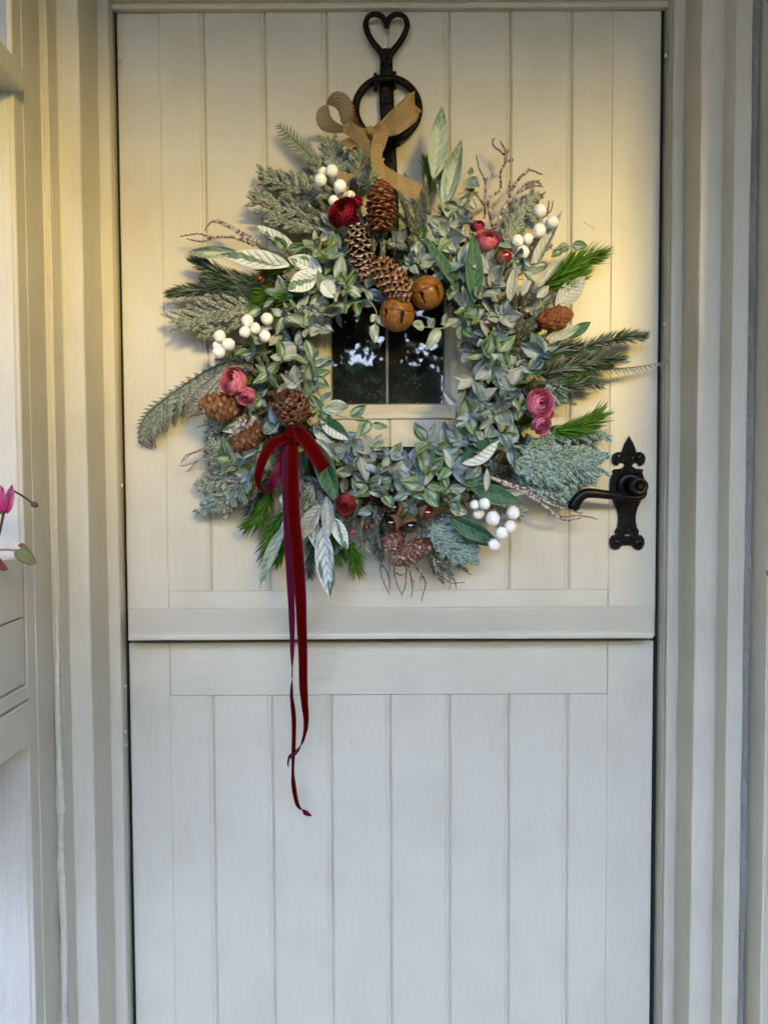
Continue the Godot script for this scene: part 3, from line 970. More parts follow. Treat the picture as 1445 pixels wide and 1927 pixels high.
func build_bells() -> void:
	for b in [[747, 591, 0.112, 32.5, -0.10, -0.10, "rusty round jingle bell hanging in front of the other against the dark pane"], [803, 551, 0.104, 31.5, 0.36, 0.16, "rusty round jingle bell hanging behind and above the lower one"]]:
		var c := at(b[0], b[1], b[2])
		var r: float = b[3] * pxm(b[2])
		var bl := base("jingle_bell", c)
		tag(bl, b[6], "bell", "rusty jingle bells hanging in the wreath")
		bl.basis = Basis(Vector3(0, 0, 1), b[4]) * Basis(Vector3(1, 0, 0), 0.28) * Basis(Vector3(0, 1, 0), b[5])
		var rows := []
		var cols := []
		var nu := 280
		var nv := 170
		for i in nv + 1:
			var th := PI * i / nv
			var row := PackedVector3Array()
			var cr := []
			for k in nu + 1:
				var a := TAU * (k % nu) / nu
				var d := Vector3(sin(th) * cos(a), -cos(th), -sin(th) * sin(a))
				var lat := asin(d.y)
				# angle round the bell measured from the side that faces the viewer
				var lon := atan2(d.x, d.z)
				var rr := 1.0
				# the rolled seam
				var sm := absf(lat - 0.30)
				rr += 0.030 * exp(-pow(sm / 0.028, 2.0))
				if lat > 0.36: rr -= 0.004
				var hole := 0.0
				for q in 6:
					var lo := wrapf(lon - (q * TAU / 6.0 + 0.42), -PI, PI) * cos(lat)
					# keyhole slot: a round end above, a narrow slit below
					var head := Vector2(lo, lat - 0.10).length() - 0.135
					var slit := Vector2(lo, maxf(absf(lat + 0.22) - 0.26, 0.0)).length() - lerpf(0.046, 0.088, clampf((lat + 0.38) / 0.45, 0, 1))
					hole = maxf(hole, 1.0 - smoothstep(-0.004, 0.010, minf(head, slit)))
				var pole := Vector2(d.x, d.z)
				var star := pole.length() - 0.16 * (0.55 + 0.45 * absf(cos(pole.angle() * 2.5)))
				if d.y > 0: hole = maxf(hole, 1.0 - smoothstep(-0.01, 0.008, star))
				rr -= hole * 0.17
				var nn := noise.get_noise_3dv(d * 60.0)
				var n2 := noise.get_noise_3dv(d * 200.0 + Vector3(9, 9, 9))
				rr += nn * 0.004
				row.append(d * r * rr)
				var col := mixc(Color(0.19, 0.078, 0.017), Color(0.31, 0.145, 0.034), 0.5 + nn * 0.7)
				col = mixc(col, Color(0.11, 0.033, 0.009), soft(0.12, 0.5, n2 - nn * 0.4) * 0.35)
				col = mixc(col, Color(0.14, 0.04, 0.008), 0.75 * exp(-pow((sm - 0.03) / 0.03, 2.0)))
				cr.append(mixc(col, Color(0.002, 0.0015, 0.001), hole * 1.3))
			rows.append(row)
			cols.append(cr)
		var mb := MB.new()
		mb.grid(rows, cols)
		put("shell", mb.mesh(), M.rust, bl)
		var lm := MB.new()
		lm.tube(PackedVector3Array([Vector3(0, r * 0.85, 0), Vector3(0, r * 1.25, 0), Vector3(0.002, r * 1.8, -0.01)]), [0.0012], 6)
		put("hanging_wire", lm.mesh(), M.old_iron, bl)

# ---------------------------------------------------------------- ribbons

func strip(pts: Array, mb: MB, thick: float, front: Color, back: Color, edge: Color, o: Vector3, per := 7, uv_len := 1.0, across := Vector3.ZERO) -> MB:
	# pts: [px, py, z, width in px, twist, lean]; returns the reverse side as a second mesh builder
	var c := []
	var w := []
	var tw := []
	for p in pts:
		c.append(at(p[0], p[1], p[2]) - o)
		w.append(p[3] * pxm(p[2]) * 0.5)
		tw.append(p[4] if p.size() > 4 else 0.0)
	var path := spline(c, per)
	var ww := spline1(w, per)
	var tt := spline1(tw, per)
	var us := [-1.0, -0.96, -0.6, -0.2, 0.2, 0.6, 0.96, 1.0]
	var rows := []
	var rows_b := []
	var cf := []
	var cb := []
	var uvs := []
	var len_at := 0.0
	var m := path.size()
	var last := Vector3.ZERO
	for i in m:
		var t := (path[mini(i + 1, m - 1)] - path[maxi(i - 1, 0)]).normalized()
		var s := t.cross(Vector3(0, 0, 1))
		if s.length() < 0.15 and last != Vector3.ZERO: s = last
		s = s.normalized()
		last = s
		var nn := s.cross(t).normalized()
		if across != Vector3.ZERO:
			s = (across - t * across.dot(t)).normalized()
			nn = s.cross(t).normalized()
		s = s.rotated(t, tt[i])
		nn = nn.rotated(t, tt[i])
		var rf := PackedVector3Array()
		var rb := PackedVector3Array()
		var c1 := []
		var c2 := []
		var ur := []
		if i > 0: len_at += path[i].distance_to(path[i - 1])
		for u in us:
			var cup: float = (u * u - 0.3) * ww[i] * 0.035
			var rip: float = noise.get_noise_2d(len_at * 700.0, u * 12.0) * 0.0006
			var p: Vector3 = path[i] + s * u * ww[i] - nn * (cup + rip)
			rf.append(p + nn * thick)
			rb.append(p - nn * thick)
			var e := 1.0 if absf(u) > 0.9 else 0.0
			c1.append(mixc(front, edge, e))
			c2.append(mixc(back, edge, e * 0.6))
			ur.append(Vector2((u + 1.0) * 0.5 * uv_len, len_at / 0.024 * uv_len))
		rows.append(rf); rows_b.append(rb); cf.append(c1); cb.append(c2); uvs.append(ur)
	mb.grid(rows, cf, Color.WHITE, uvs, false)
	var other := MB.new()
	other.grid(rows_b, cb, Color.WHITE, uvs, true)
	return other

func build_velvet() -> void:
	var o := at(548, 822, 0.13)
	var bow := base("velvet_bow", o)
	tag(bow, "dark red velvet ribbon bow with two long trailing tails", "ribbon bow")
	var fr := Color(0.062, 0.0007, 0.0028)
	var bk := Color(0.080, 0.0012, 0.024)
	var ed := Color(0.09, 0.008, 0.014)
	var parts := {
		"tail": [
			[[549, 824, 0.132, 16], [551, 850, 0.134, 22], [551, 900, 0.132, 23], [552, 960, 0.126, 24], [559, 1040, 0.116, 24], [565, 1110, 0.104, 22], [568, 1180, 0.092, 19], [570, 1230, 0.078, 17], [571, 1290, 0.066, 16], [574, 1330, 0.058, 14, 0.3], [576, 1360, 0.052, 12, 0.6], [571, 1390, 0.048, 8, 0.9], [560, 1412, 0.046, 10, 2.2], [549, 1422, 0.042, 12, 2.6], [543, 1432, 0.036, 6, 2.0], [543, 1443, 0.032, 2, 1.6]],
			[[547, 826, 0.124, 14, PI], [541, 860, 0.124, 18, PI], [539, 910, 0.120, 16, PI], [542, 1000, 0.108, 16, PI], [546, 1080, 0.096, 15, PI], [549, 1150, 0.082, 12, PI], [550, 1210, 0.070, 9, PI + 0.2], [550, 1265, 0.060, 8, PI + 1.3], [549, 1310, 0.052, 8, TAU - 0.9], [553, 1350, 0.048, 9, TAU - 0.5], [553, 1400, 0.042, 8, TAU - 0.4], [551, 1450, 0.036, 6, TAU - 0.8], [553, 1480, 0.034, 9, TAU - 0.3], [558, 1508, 0.030, 8, TAU - 0.3], [564, 1521, 0.028, 7, TAU + 0.6], [576, 1530, 0.024, 9, TAU + 2.6], [586, 1535, 0.020, 3, TAU + 2.6]],
		],
		"loop": [
			[[549, 820, 0.130, 14], [536, 824, 0.134, 18], [514, 836, 0.142, 19, -0.1], [498, 858, 0.148, 19, -0.35], [488, 888, 0.148, 18, -0.7], [487, 908, 0.142, 16, -1.0], [495, 921, 0.132, 15, -1.5], [506, 920, 0.122, 16, -2.1], [518, 898, 0.114, 20, -2.75], [529, 868, 0.111, 20, -2.95], [546, 826, 0.114, 14, -3.0]],
			[[549, 812, 0.130, 17], [561, 813, 0.140, 25], [580, 834, 0.147, 28], [598, 862, 0.148, 28], [608, 877, 0.1465, 28], [611.5, 882, 0.143, 28], [608, 877, 0.1395, 28], [596, 860, 0.136, 26], [572, 832, 0.129, 20], [552, 818, 0.124, 14]],
		],
	}
	for called in parts:
		for pts in parts[called]:
			var mb := MB.new()
			var other := strip(pts, mb, 0.0004, fr, bk, ed, o, 8, 1.0, Vector3(-0.74, -0.67, 0.0) if pts.size() == 10 else Vector3.ZERO)
			var p := put(called, mb.mesh(), M.velvet, bow)
			put("satin_back", other.mesh(), M.satin, p)
	var kb := MB.new()
	var kp := strip([[541, 806, 0.132, 15], [546, 812, 0.142, 17], [549, 822, 0.1445, 17], [550, 832, 0.140, 16], [549, 838, 0.130, 14]], kb, 0.0004, fr, bk, ed, o, 6)
	var kn := put("knot", kb.mesh(), M.velvet, bow)
	put("satin_back", kp.mesh(), M.satin, kn)

func build_burlap() -> void:
	var o := at(697, 249, 0.05)
	var bow := base("burlap_bow", o)
	tag(bow, "open weave tan burlap ribbon bow tied at the iron ring", "ribbon bow")
	var w := Color.WHITE
	var parts := {
		"loop": [
			[[702, 247, 0.052, 14], [722, 240, 0.050, 26], [746, 222, 0.048, 32, 0.3], [768, 203, 0.052, 36, 0.7], [780, 194, 0.062, 38, 1.4], [779, 197, 0.074, 40, 2.3], [768, 212, 0.082, 40, 2.75], [746, 232, 0.076, 36, 2.9], [722, 244, 0.066, 26, 3.0], [703, 250, 0.056, 15, 3.1]],
		],
		"tail": [
			[[696, 250, 0.058, 13], [680, 247, 0.070, 17, 0.2], [661, 238, 0.086, 24, 0.55], [655, 240, 0.094, 26, 0.9], [668, 250, 0.100, 26, 0.75], [684, 268, 0.104, 24, 0.7], [690, 288, 0.104, 20, 0.9], [684, 310, 0.100, 15, 1.1], [669, 326, 0.098, 16, 0.85], [652, 333, 0.098, 19, 0.4], [637, 333, 0.096, 20, 0.2]],
			[[700, 248, 0.060, 15], [714, 240, 0.078, 22, 0.1], [718, 250, 0.092, 27, 0.1], [712, 272, 0.096, 26, 0.0], [707, 292, 0.098, 22, -0.3], [715, 314, 0.102, 23, -0.3], [735, 333, 0.106, 27, -0.1], [762, 349, 0.108, 30, 0.0], [790, 363, 0.108, 31, 0.0]],
			[[690, 252, 0.050, 14], [672, 262, 0.056, 20], [656, 270, 0.062, 24, 0.2], [648, 274, 0.066, 24, 0.4]],
		],
		"knot": [[[692, 238, 0.060, 13], [698, 244, 0.070, 15], [699, 252, 0.071, 15], [697, 261, 0.062, 13]]],
	}
	for called in parts:
		for pts in parts[called]:
			var mb := MB.new()
			strip(pts, mb, 0.0, w, w, w, o, 8, 0.8)
			put(called, mb.mesh(), M.burlap, bow)
	var lb := MB.new()
	strip([[693, 249, 0.052, 14], [680, 243, 0.056, 20], [664, 236, 0.064, 30], [655, 224, 0.072, 42], [651, 207, 0.076, 46], [641, 195, 0.077, 48], [627, 192, 0.076, 48], [613, 199, 0.074, 48], [608, 214, 0.072, 48], [613, 230, 0.070, 44], [629, 240, 0.066, 36], [650, 244, 0.060, 24], [672, 247, 0.056, 18], [693, 251, 0.052, 13]], lb, 0.0, w, w, w, o, 8, 0.8, Vector3(0.60, 0.05, 0.80))
	put("loop", lb.mesh(), M.burlap, bow)

# ---------------------------------------------------------------- leaves

var small_leaves := []
var broad_leaves := {}
var leaf_at := []

func small_leaf(kind: int, seed_n: int) -> ArrayMesh:
	# one unit long, one unit to each side, cupped and frosted
	var rows := []
	var cols := []
	var nu := 10
	var nv := 14
	var so := seed_n * 13.7
	var bend := [0.16, -0.28, 0.38, -0.08][seed_n % 4] as float
	var cup := [0.30, 0.18, 0.42, 0.26][seed_n % 4] as float
	for i in nv + 1:
		var v := i / float(nv)
		var w := pow(sin(PI * pow(v, 0.78)), 0.75) * (1.0 - 0.12 * v)
		if i == nv: w = 0.02
		if i == 0: w = 0.12
		var row := PackedVector3Array()
		var cr := []
		for k in nu + 1:
			var u := k / float(nu) * 2.0 - 1.0
			var z := cup * 0.35 * w * u * u + bend * v * v - 0.03 * cos(u * 9.0) * w * (1.0 - absf(u)) 
			z += noise.get_noise_2d(u * 14.0 + so, v * 16.0) * 0.12
			var wav := noise.get_noise_2d(so, v * 24.0) * 0.22
			row.append(Vector3(u * w + wav * 0.4, v, z))
			var streak := noise.get_noise_2d(u * 80.0 + so * 3.0, v * 14.0 + u * 5.0) * 0.9 + 0.15
			var blot := noise.get_noise_2d(u * 12.0 + 50.0 + so, v * 14.0)
			var e := absf(u)
			var col: Color
			match kind:
				0: # pale frosted
					col = mixc(Color(0.15, 0.205, 0.155), Color(0.43, 0.48, 0.45), soft(-0.3, 0.8, streak + blot))
					col = mixc(col, Color(0.22, 0.31, 0.15), soft(0.84, 0.99, e) * 0.25)
				1: # lime edged
					col = mixc(Color(0.050, 0.115, 0.042), Color(0.36, 0.43, 0.37), soft(-0.2, 0.6, streak + blot * 0.6) * soft(1.0, 0.55, e))
					col = mixc(col, Color(0.20, 0.32, 0.045), soft(0.76, 0.97, e))
					col = mixc(col, Color(0.21, 0.36, 0.05), soft(0.80, 1.0, v) * 0.7)
				2: # blue green
					col = mixc(Color(0.075, 0.12, 0.125), Color(0.31, 0.38, 0.435), soft(-0.3, 0.8, streak + blot))
					col = mixc(col, Color(0.30, 0.40, 0.26), soft(0.86, 0.99, e) * 0.4)
				_: # grey underside
					col = mixc(Color(0.20, 0.22, 0.215), Color(0.44, 0.45, 0.44), 0.45 + streak * 0.45)
			col = mixc(col, Color(0.46, 0.52, 0.47), exp(-pow(u / 0.10, 2.0)) * (1.0 - v) * 0.35)
			cr.append(col)
		rows.append(row)
		cols.append(cr)
	var mb := MB.new()
	mb.grid(rows, cols)
	return mb.mesh()

func broad_leaf(kind: String, seed_n: int, side := 0.0, bend := 0.12) -> ArrayMesh:
	# magnolia like leaf with ribs: one unit long, one unit to each side at its widest
	var key := "%s%d_%.2f_%.2f" % [kind, seed_n, side, bend]
	if broad_leaves.has(key): return broad_leaves[key]
	var nu := 24
	var nv := 84
	var rows := []
	var cols := []
	var so := seed_n * 31.3
	var ribs := 8.0 if kind != "grey" else 9.0
	for i in nv + 1:
		var v := i / float(nv)
		var w := pow(sin(PI * pow(v, 0.86)), 0.85) * (1.0 - 0.1 * v)
		if i == nv: w = 0.01
		if i == 0: w = 0.07
		var row := PackedVector3Array()
		var cr := []
		for k in nu + 1:
			var u := k / float(nu) * 2.0 - 1.0
			var e := absf(u)
			var s := v * ribs - e * w * 1.55 + (0.12 if u < 0 else 0.0)
			var fr := fposmod(s, 1.0)
			var dv := minf(fr, 1.0 - fr)
			var vein := exp(-pow(dv / 0.07, 2.0)) * soft(0.96, 0.75, e) * soft(0.03, 0.10, v) * soft(0.97, 0.88, v)
			var puff := sin(PI * fr) * (1.0 - e * 0.6) * 0.012
			var z := 0.10 * w * e + bend * v * v + puff - 0.010 * vein
			z += noise.get_noise_2d(u * 10.0 + so, v * 18.0) * 0.05
			var wav := noise.get_noise_2d(so + 5.0, v * 30.0) * 0.05
			row.append(Vector3((u + wav * e) * w + side * sin(PI * v), v, z))
			var blot := noise.get_noise_2d(u * 14.0 + so, v * 22.0)
			var grain := noise.get_noise_2d(u * 70.0, v * 90.0 + so)
			var mid := exp(-pow(u * w / 0.045, 2.0)) * soft(1.0, 0.9, v)
			var col: Color
			match kind:
				"white":
					col = mixc(Color(0.60, 0.64, 0.645), Color(0.45, 0.50, 0.49), soft(0.0, 0.5, blot + grain * 0.5))
					col = mixc(col, Color(0.13, 0.19, 0.13), soft(0.25, 0.42, blot + v * 0.25 - 0.12))
					col = mixc(col, Color(0.06, 0.08, 0.065), vein * 0.95)
					col = mixc(col, Color(0.16, 0.2, 0.15), mid * 0.6)
				"pale":
					col = mixc(Color(0.40, 0.45, 0.37), Color(0.24, 0.31, 0.235), soft(-0.3, 0.5, blot + grain * 0.4))
					col = mixc(col, Color(0.10, 0.165, 0.10), soft(0.55, 1.0, v + blot * 0.4) * 0.75)
					col = mixc(col, Color(0.56, 0.60, 0.50), vein * 0.75)
					col = mixc(col, Color(0.52, 0.56, 0.46), maxf(mid, soft(0.9, 1.0, e)) * 0.6)
				"grey":
					col = mixc(Color(0.46, 0.47, 0.44), Color(0.30, 0.32, 0.295), soft(-0.3, 0.5, blot + grain * 0.5))
					col = mixc(col, Color(0.16, 0.18, 0.155), vein * 0.75)
					col = mixc(col, Color(0.56, 0.57, 0.52), mid * 0.6)
				"split":
					var dark := mixc(Color(0.030, 0.085, 0.050), Color(0.06, 0.125, 0.075), 0.5 + blot)
					var wh := mixc(Color(0.55, 0.58, 0.54), Color(0.38, 0.43, 0.39), soft(0.0, 0.5, blot + grain * 0.5))
					wh = mixc(wh, Color(0.05, 0.09, 0.06), vein * 0.95)
					dark = mixc(dark, Color(0.02, 0.05, 0.03), vein * 0.6)
					col = mixc(dark, wh, soft(-0.12, 0.05, u + blot * 0.3))
				_: # dark green
					col = mixc(Color(0.022, 0.082, 0.042), Color(0.060, 0.135, 0.078), 0.5 + blot * 1.1)
					col = mixc(col, Color(0.16, 0.26, 0.17), vein * 0.35 + mid * 0.5)
					col = mixc(col, Color(0.26, 0.36, 0.25), soft(0.90, 1.0, e) * 0.7)
			cr.append(col)
		rows.append(row)
		cols.append(cr)
	var mb := MB.new()
	mb.grid(rows, cols)
	broad_leaves[key] = mb.mesh()
	return broad_leaves[key]

func scaled(x: Transform3D, w: float, l: float, d: float) -> Transform3D:
	return Transform3D(Basis(x.basis.x * w, x.basis.y * l, x.basis.z * d), x.origin)

func broad(kind: String, x0: float, y0: float, x1: float, y1: float, half: float, z0: float, z1: float, roll := 0.0, side := 0.0, bend := 0.10) -> void:
	var a := at(x0, y0, z0) - wreath.position
	var b := at(x1, y1, z1) - wreath.position
	var l := a.distance_to(b)
	var hw := half * pxm((z0 + z1) * 0.5)
	var m := broad_leaf(kind, (rng.randi() % 3), side, bend)
	var t := scaled(aim(a, b, roll), hw, l, l)
	put("broad_leaf", m, M.leaf, wreath, t)

func rosette(px: float, py: float, z: float, count: int, size: float, kinds: Array, turn := -1.0, lean := 0.55) -> void:
	# a whorl of soft leaves at the end of a short stem that comes from the ring
	var c := at(px, py, z) - wreath.position
	var sp := node("leaf_sprig", wreath, shift(c))
	var ring_c := at(735, 700, 0.02) - wreath.position
	var out := (c - ring_c)
	out.z = 0
	var ro := ring_c + out.normalized() * clampf(out.length(), 0.145, 0.205) - c
	var st := MB.new()
	ro.z = -z + 0.02
	st.tube(spline([ro + Vector3(rnd(-0.012, 0.012), rnd(-0.012, 0.012), 0), ro * 0.5 + Vector3(0, 0, 0.012), Vector3.ZERO], 5), [0.0012, 0.0010, 0.0008], 5, [], Color(0.27, 0.31, 0.22))
	put("stem", st.mesh(), M.leaf, sp)
	var a0 := rnd(0, TAU) if turn < 0 else turn
	for k in count:
		var a := a0 + TAU * k / count + rnd(-0.55, 0.55)
		var l := size * pxm(z) * rnd(0.70, 1.22) * (1.28 if rng.randf() < 0.22 else 1.0)
		var tilt := lean * rnd(-0.35, 2.1)
		var d := Vector3(cos(a) * cos(tilt), sin(a) * cos(tilt), sin(tilt))
		var kind: int = kinds[rng.randi() % kinds.size()]
		var m: Mesh = small_leaves[kind * 4 + rng.randi() % 4]
		leaf_at.append([sp, m, scaled(aim(d * 0.002, d * l, rnd(-0.95, 0.95)), l * rnd(0.25, 0.36), l, l * 0.9), l * (0.6 + z * 4.0)])

func append_mesh(mb: MB, m: Mesh, xf: Transform3D) -> void:
	var ar: Array = m.surface_get_arrays(0)
	var n0 := mb.v.size()
	var nb := xf.basis.inverse().transposed()
	for p in ar[Mesh.ARRAY_VERTEX]: mb.v.append(xf * p)
	for p in ar[Mesh.ARRAY_NORMAL]: mb.n.append((nb * p).normalized())
	mb.c.append_array(ar[Mesh.ARRAY_COLOR])
	mb.uv.append_array(ar[Mesh.ARRAY_TEX_UV])
	for q in ar[Mesh.ARRAY_INDEX]: mb.idx.append(q + n0)

func set_leaves() -> void:
	# the 300 largest are leaves of their own; the rest are joined
	leaf_at.sort_custom(func(a, b): return a[3] > b[3])
	var rest := MB.new()
	for k in leaf_at.size():
		var q: Array = leaf_at[k]
		if k < 290: put("leaf", q[1], M.leaf, q[0], q[2])
		else: append_mesh(rest, q[1], q[0].transform * q[2])
	tag(put("small_leaves", rest.mesh(), M.leaf, wreath), "", "", "", "stuff")

func single(px0: float, py0: float, px1: float, py1: float, z0: float, z1: float, half: float, kind: int, parent: Node3D, o: Vector3, roll := 0.0) -> void:
	var a := at(px0, py0, z0) - o
	var b := at(px1, py1, z1) - o
	var l := a.distance_to(b)
	leaf_at.append([parent, small_leaves[kind * 4 + rng.randi() % 4], scaled(aim(a, b, roll), half * pxm(z0), l, l), l * 3.0])

# ---------------------------------------------------------------- needles, ferns, twigs

func along(path: PackedVector3Array, t: float) -> Vector3:
	var f := t * (path.size() - 1)
	var i := mini(int(f), path.size() - 2)
	return path[i].lerp(path[i + 1], f - i)

func heading(path: PackedVector3Array, t: float) -> Vector3:
	var i := mini(int(t * (path.size() - 1)), path.size() - 2)
	return (path[i + 1] - path[i]).normalized()

func needle(mb: MB, p: Vector3, d: Vector3, l: float, r: float, droop: Vector3, c0: Color, c1: Color) -> void:
	var s := d.cross(Vector3(0.3, 0.2, 1.0)).normalized()
	var w := s.cross(d)
	var q := p + d * l * 0.55 + droop * l * 0.12
	var e := p + d * l + droop * l * 0.34
	var a := mb.v.size()
	var cm := c0.lerp(c1, 0.6)
	for k in 3:
		var o := s * cos(TAU * k / 3.0) + w * sin(TAU * k / 3.0)
		mb.v.append(p + o * r * 0.75); mb.n.append(o); mb.c.append(c0); mb.uv.append(Vector2.ZERO)
		mb.v.append(q + o * r); mb.n.append(o); mb.c.append(cm); mb.uv.append(Vector2.ZERO)
	mb.v.append(e); mb.n.append(d); mb.c.append(c1); mb.uv.append(Vector2.ZERO)
	for k in 3:
		var i := a + k * 2
		var j := a + ((k + 1) % 3) * 2
		mb.idx.append_array(PackedInt32Array([i, j + 1, i + 1, i, j, j + 1, i + 1, j + 1, a + 6]))

const STYLES := {
	# needle length px, thickness px, needles per px, angle, flatness, frost share, jitter
	"green": [0.0, 1.2, 2.0, 38.0, 0.35, 0.0],
	"dark": [0.0, 1.05, 2.3, 46.0, 0.35, 0.32],
	"frost": [7.0, 1.15, 3.4, 52.0, 0.6, 0.66],
	"teal": [8.0, 1.10, 3.4, 48.0, 0.6, 0.70],
	"dusty": [7.5, 0.80, 3.4, 52.0, 0.3, 0.34],
	"upright": [14.0, 0.85, 3.2, 46.0, 0.2, 0.38],
	"wisp": [9.0, 0.62, 3.0, 50.0, 0.2, 0.25],
}

func style_colors(style: String) -> Array:
	match style:
		"green": return [Color(0.025, 0.080, 0.010), Color(0.095, 0.235, 0.022), Color(0.12, 0.25, 0.04)]
		"dark": return [Color(0.020, 0.034, 0.024), Color(0.070, 0.105, 0.075), Color(0.34, 0.38, 0.34)]
		"frost": return [Color(0.085, 0.115, 0.080), Color(0.215, 0.26, 0.195), Color(0.60, 0.63, 0.57)]
		"teal": return [Color(0.045, 0.090, 0.075), Color(0.165, 0.29, 0.262), Color(0.54, 0.67, 0.645)]
		"dusty": return [Color(0.075, 0.085, 0.055), Color(0.19, 0.205, 0.14), Color(0.42, 0.43, 0.35)]
		"upright": return [Color(0.055, 0.07, 0.045), Color(0.15, 0.17, 0.115), Color(0.46, 0.48, 0.42)]
	return [Color(0.055, 0.07, 0.055), Color(0.145, 0.17, 0.135), Color(0.36, 0.38, 0.34)]

func clothe(mb: MB, path: PackedVector3Array, style: String, half: float, scale: float, t0 := 0.0) -> void:
	# sets needles along a path (metres); half: how far they reach to the side, in px
	var st: Array = STYLES[style]
	var cs := style_colors(style)
	var ang := deg_to_rad(st[3])
	var nl: float = (st[0] if st[0] > 0.0 else half / sin(ang)) * scale
	var total := 0.0
	for i in path.size() - 1: total += path[i].distance_to(path[i + 1])
	var count := int(total / scale * st[2])
	for k in count:
		var t := lerpf(t0, 1.0, pow((k + rng.randf()) / count, 0.9))
		var p := along(path, t)
		var h := heading(path, t)
		var s := h.cross(Vector3(0, 0, 1))
		if s.length() < 0.05: s = Vector3(1, 0, 0)
		s = s.normalized()
		var w := s.cross(h)
		var az := rnd(0, TAU)
		if rng.randf() < st[4]: az = (0.0 if rng.randf() < 0.5 else PI) + rng.randfn() * 0.35
		var rad := s * cos(az) + w * absf(sin(az)) * (1.0 if rng.randf() < 0.72 else -1.0)
		var a := ang * rnd(0.75, 1.2) * lerpf(1.0, 0.42, smoothstep(0.72, 1.0, t))
		var d := h * cos(a) + rad * sin(a)
		var l := nl * rnd(0.72, 1.10) * lerpf(1.0, 0.72, smoothstep(0.8, 1.0, t)) * lerpf(0.75, 1.0, smoothstep(0.0, 0.12, t))
		var sh := rnd(0.55, 1.4)
		var c0: Color = cs[0] * sh
		var c1: Color = cs[1] * sh
		if rng.randf() < st[5]:
			c1 = mixc(c1, cs[2], rnd(0.45, 1.0))
			c0 = mixc(c0, cs[2], rnd(0.0, 0.5))
		c0.a = 1.0
		c1.a = 1.0
		needle(mb, p, d, l, st[1] * scale * rnd(0.8, 1.15), h, c0, c1)
		if (style == "frost" or style == "teal") and rng.randf() < 0.42:
			leaf_bit(mb, p + d * l * rnd(0.3, 1.0) + Vector3(0, 0, scale * 0.6), scale * rnd(0.5, 1.25), mixc(cs[2], Color(0.72, 0.76, 0.73), rng.randf()))

func fir(style: String, x0: float, y0: float, z0: float, x1: float, y1: float, z1: float, half: float, fan := 0, bow := 0.0, parent: Node3D = null, frost_extra := 0.0) -> void:
	# one sprig: a stem with needles, or a fan of short twiglets that carry small needles
	var to: Node3D = parent if parent else wreath
	var a := at(x0, y0, z0)
	var b := at(x1, y1, z1)
	var scale := pxm((z0 + z1) * 0.5)
	var sp := node("fir_sprig", to, shift(a - to.position))
	b -= a
	var s := b.cross(Vector3(0, 0, 1)).normalized()
	var path := spline([Vector3.ZERO, b * 0.35 + s * bow * scale * 0.8 + Vector3(0, 0, 0.006), b * 0.7 + s * bow * scale, b], 6)
	var stem := MB.new()
	var sc := Color(0.12, 0.085, 0.05) if style != "green" else Color(0.10, 0.13, 0.04)
	stem.tube(path, [1.5 * scale, 1.2 * scale, 1.0 * scale, 0.8 * scale], 5, [], sc)
	var mb := MB.new()
	if fan == 0:
		clothe(mb, path, style, half, scale)
	else:
		clothe(mb, path, style, half * 0.35, scale, 0.1)
		for k in fan:
			var t := lerpf(0.06, 0.93, (k + 0.5) / fan)
			var p := along(path, t)
			var h := heading(path, t)
			var sd := h.cross(Vector3(0, 0, 1)).normalized() * (1.0 if k % 2 == 0 else -1.0)
			var l := half * scale * 1.5 * (1.0 - 0.45 * absf(t - 0.45) * 2.0) * rnd(0.8, 1.15)
			var d := (h * rnd(0.72, 0.95) + sd * rnd(0.55, 0.85) + Vector3(0, 0, rnd(-0.25, 0.45))).normalized()
			var tw := spline([p, p + d * l * 0.5 + h * l * 0.04, p + d * l + h * l * 0.16], 4)
			stem.tube(tw, [0.7 * scale], 4, [], sc)
			clothe(mb, tw, style, half, scale)
	put("stem", stem.mesh(), M.matte, sp)
	tag(put("needles", mb.mesh(), M.matte if style != "green" else M.leaf, sp), "", "", "", "stuff")

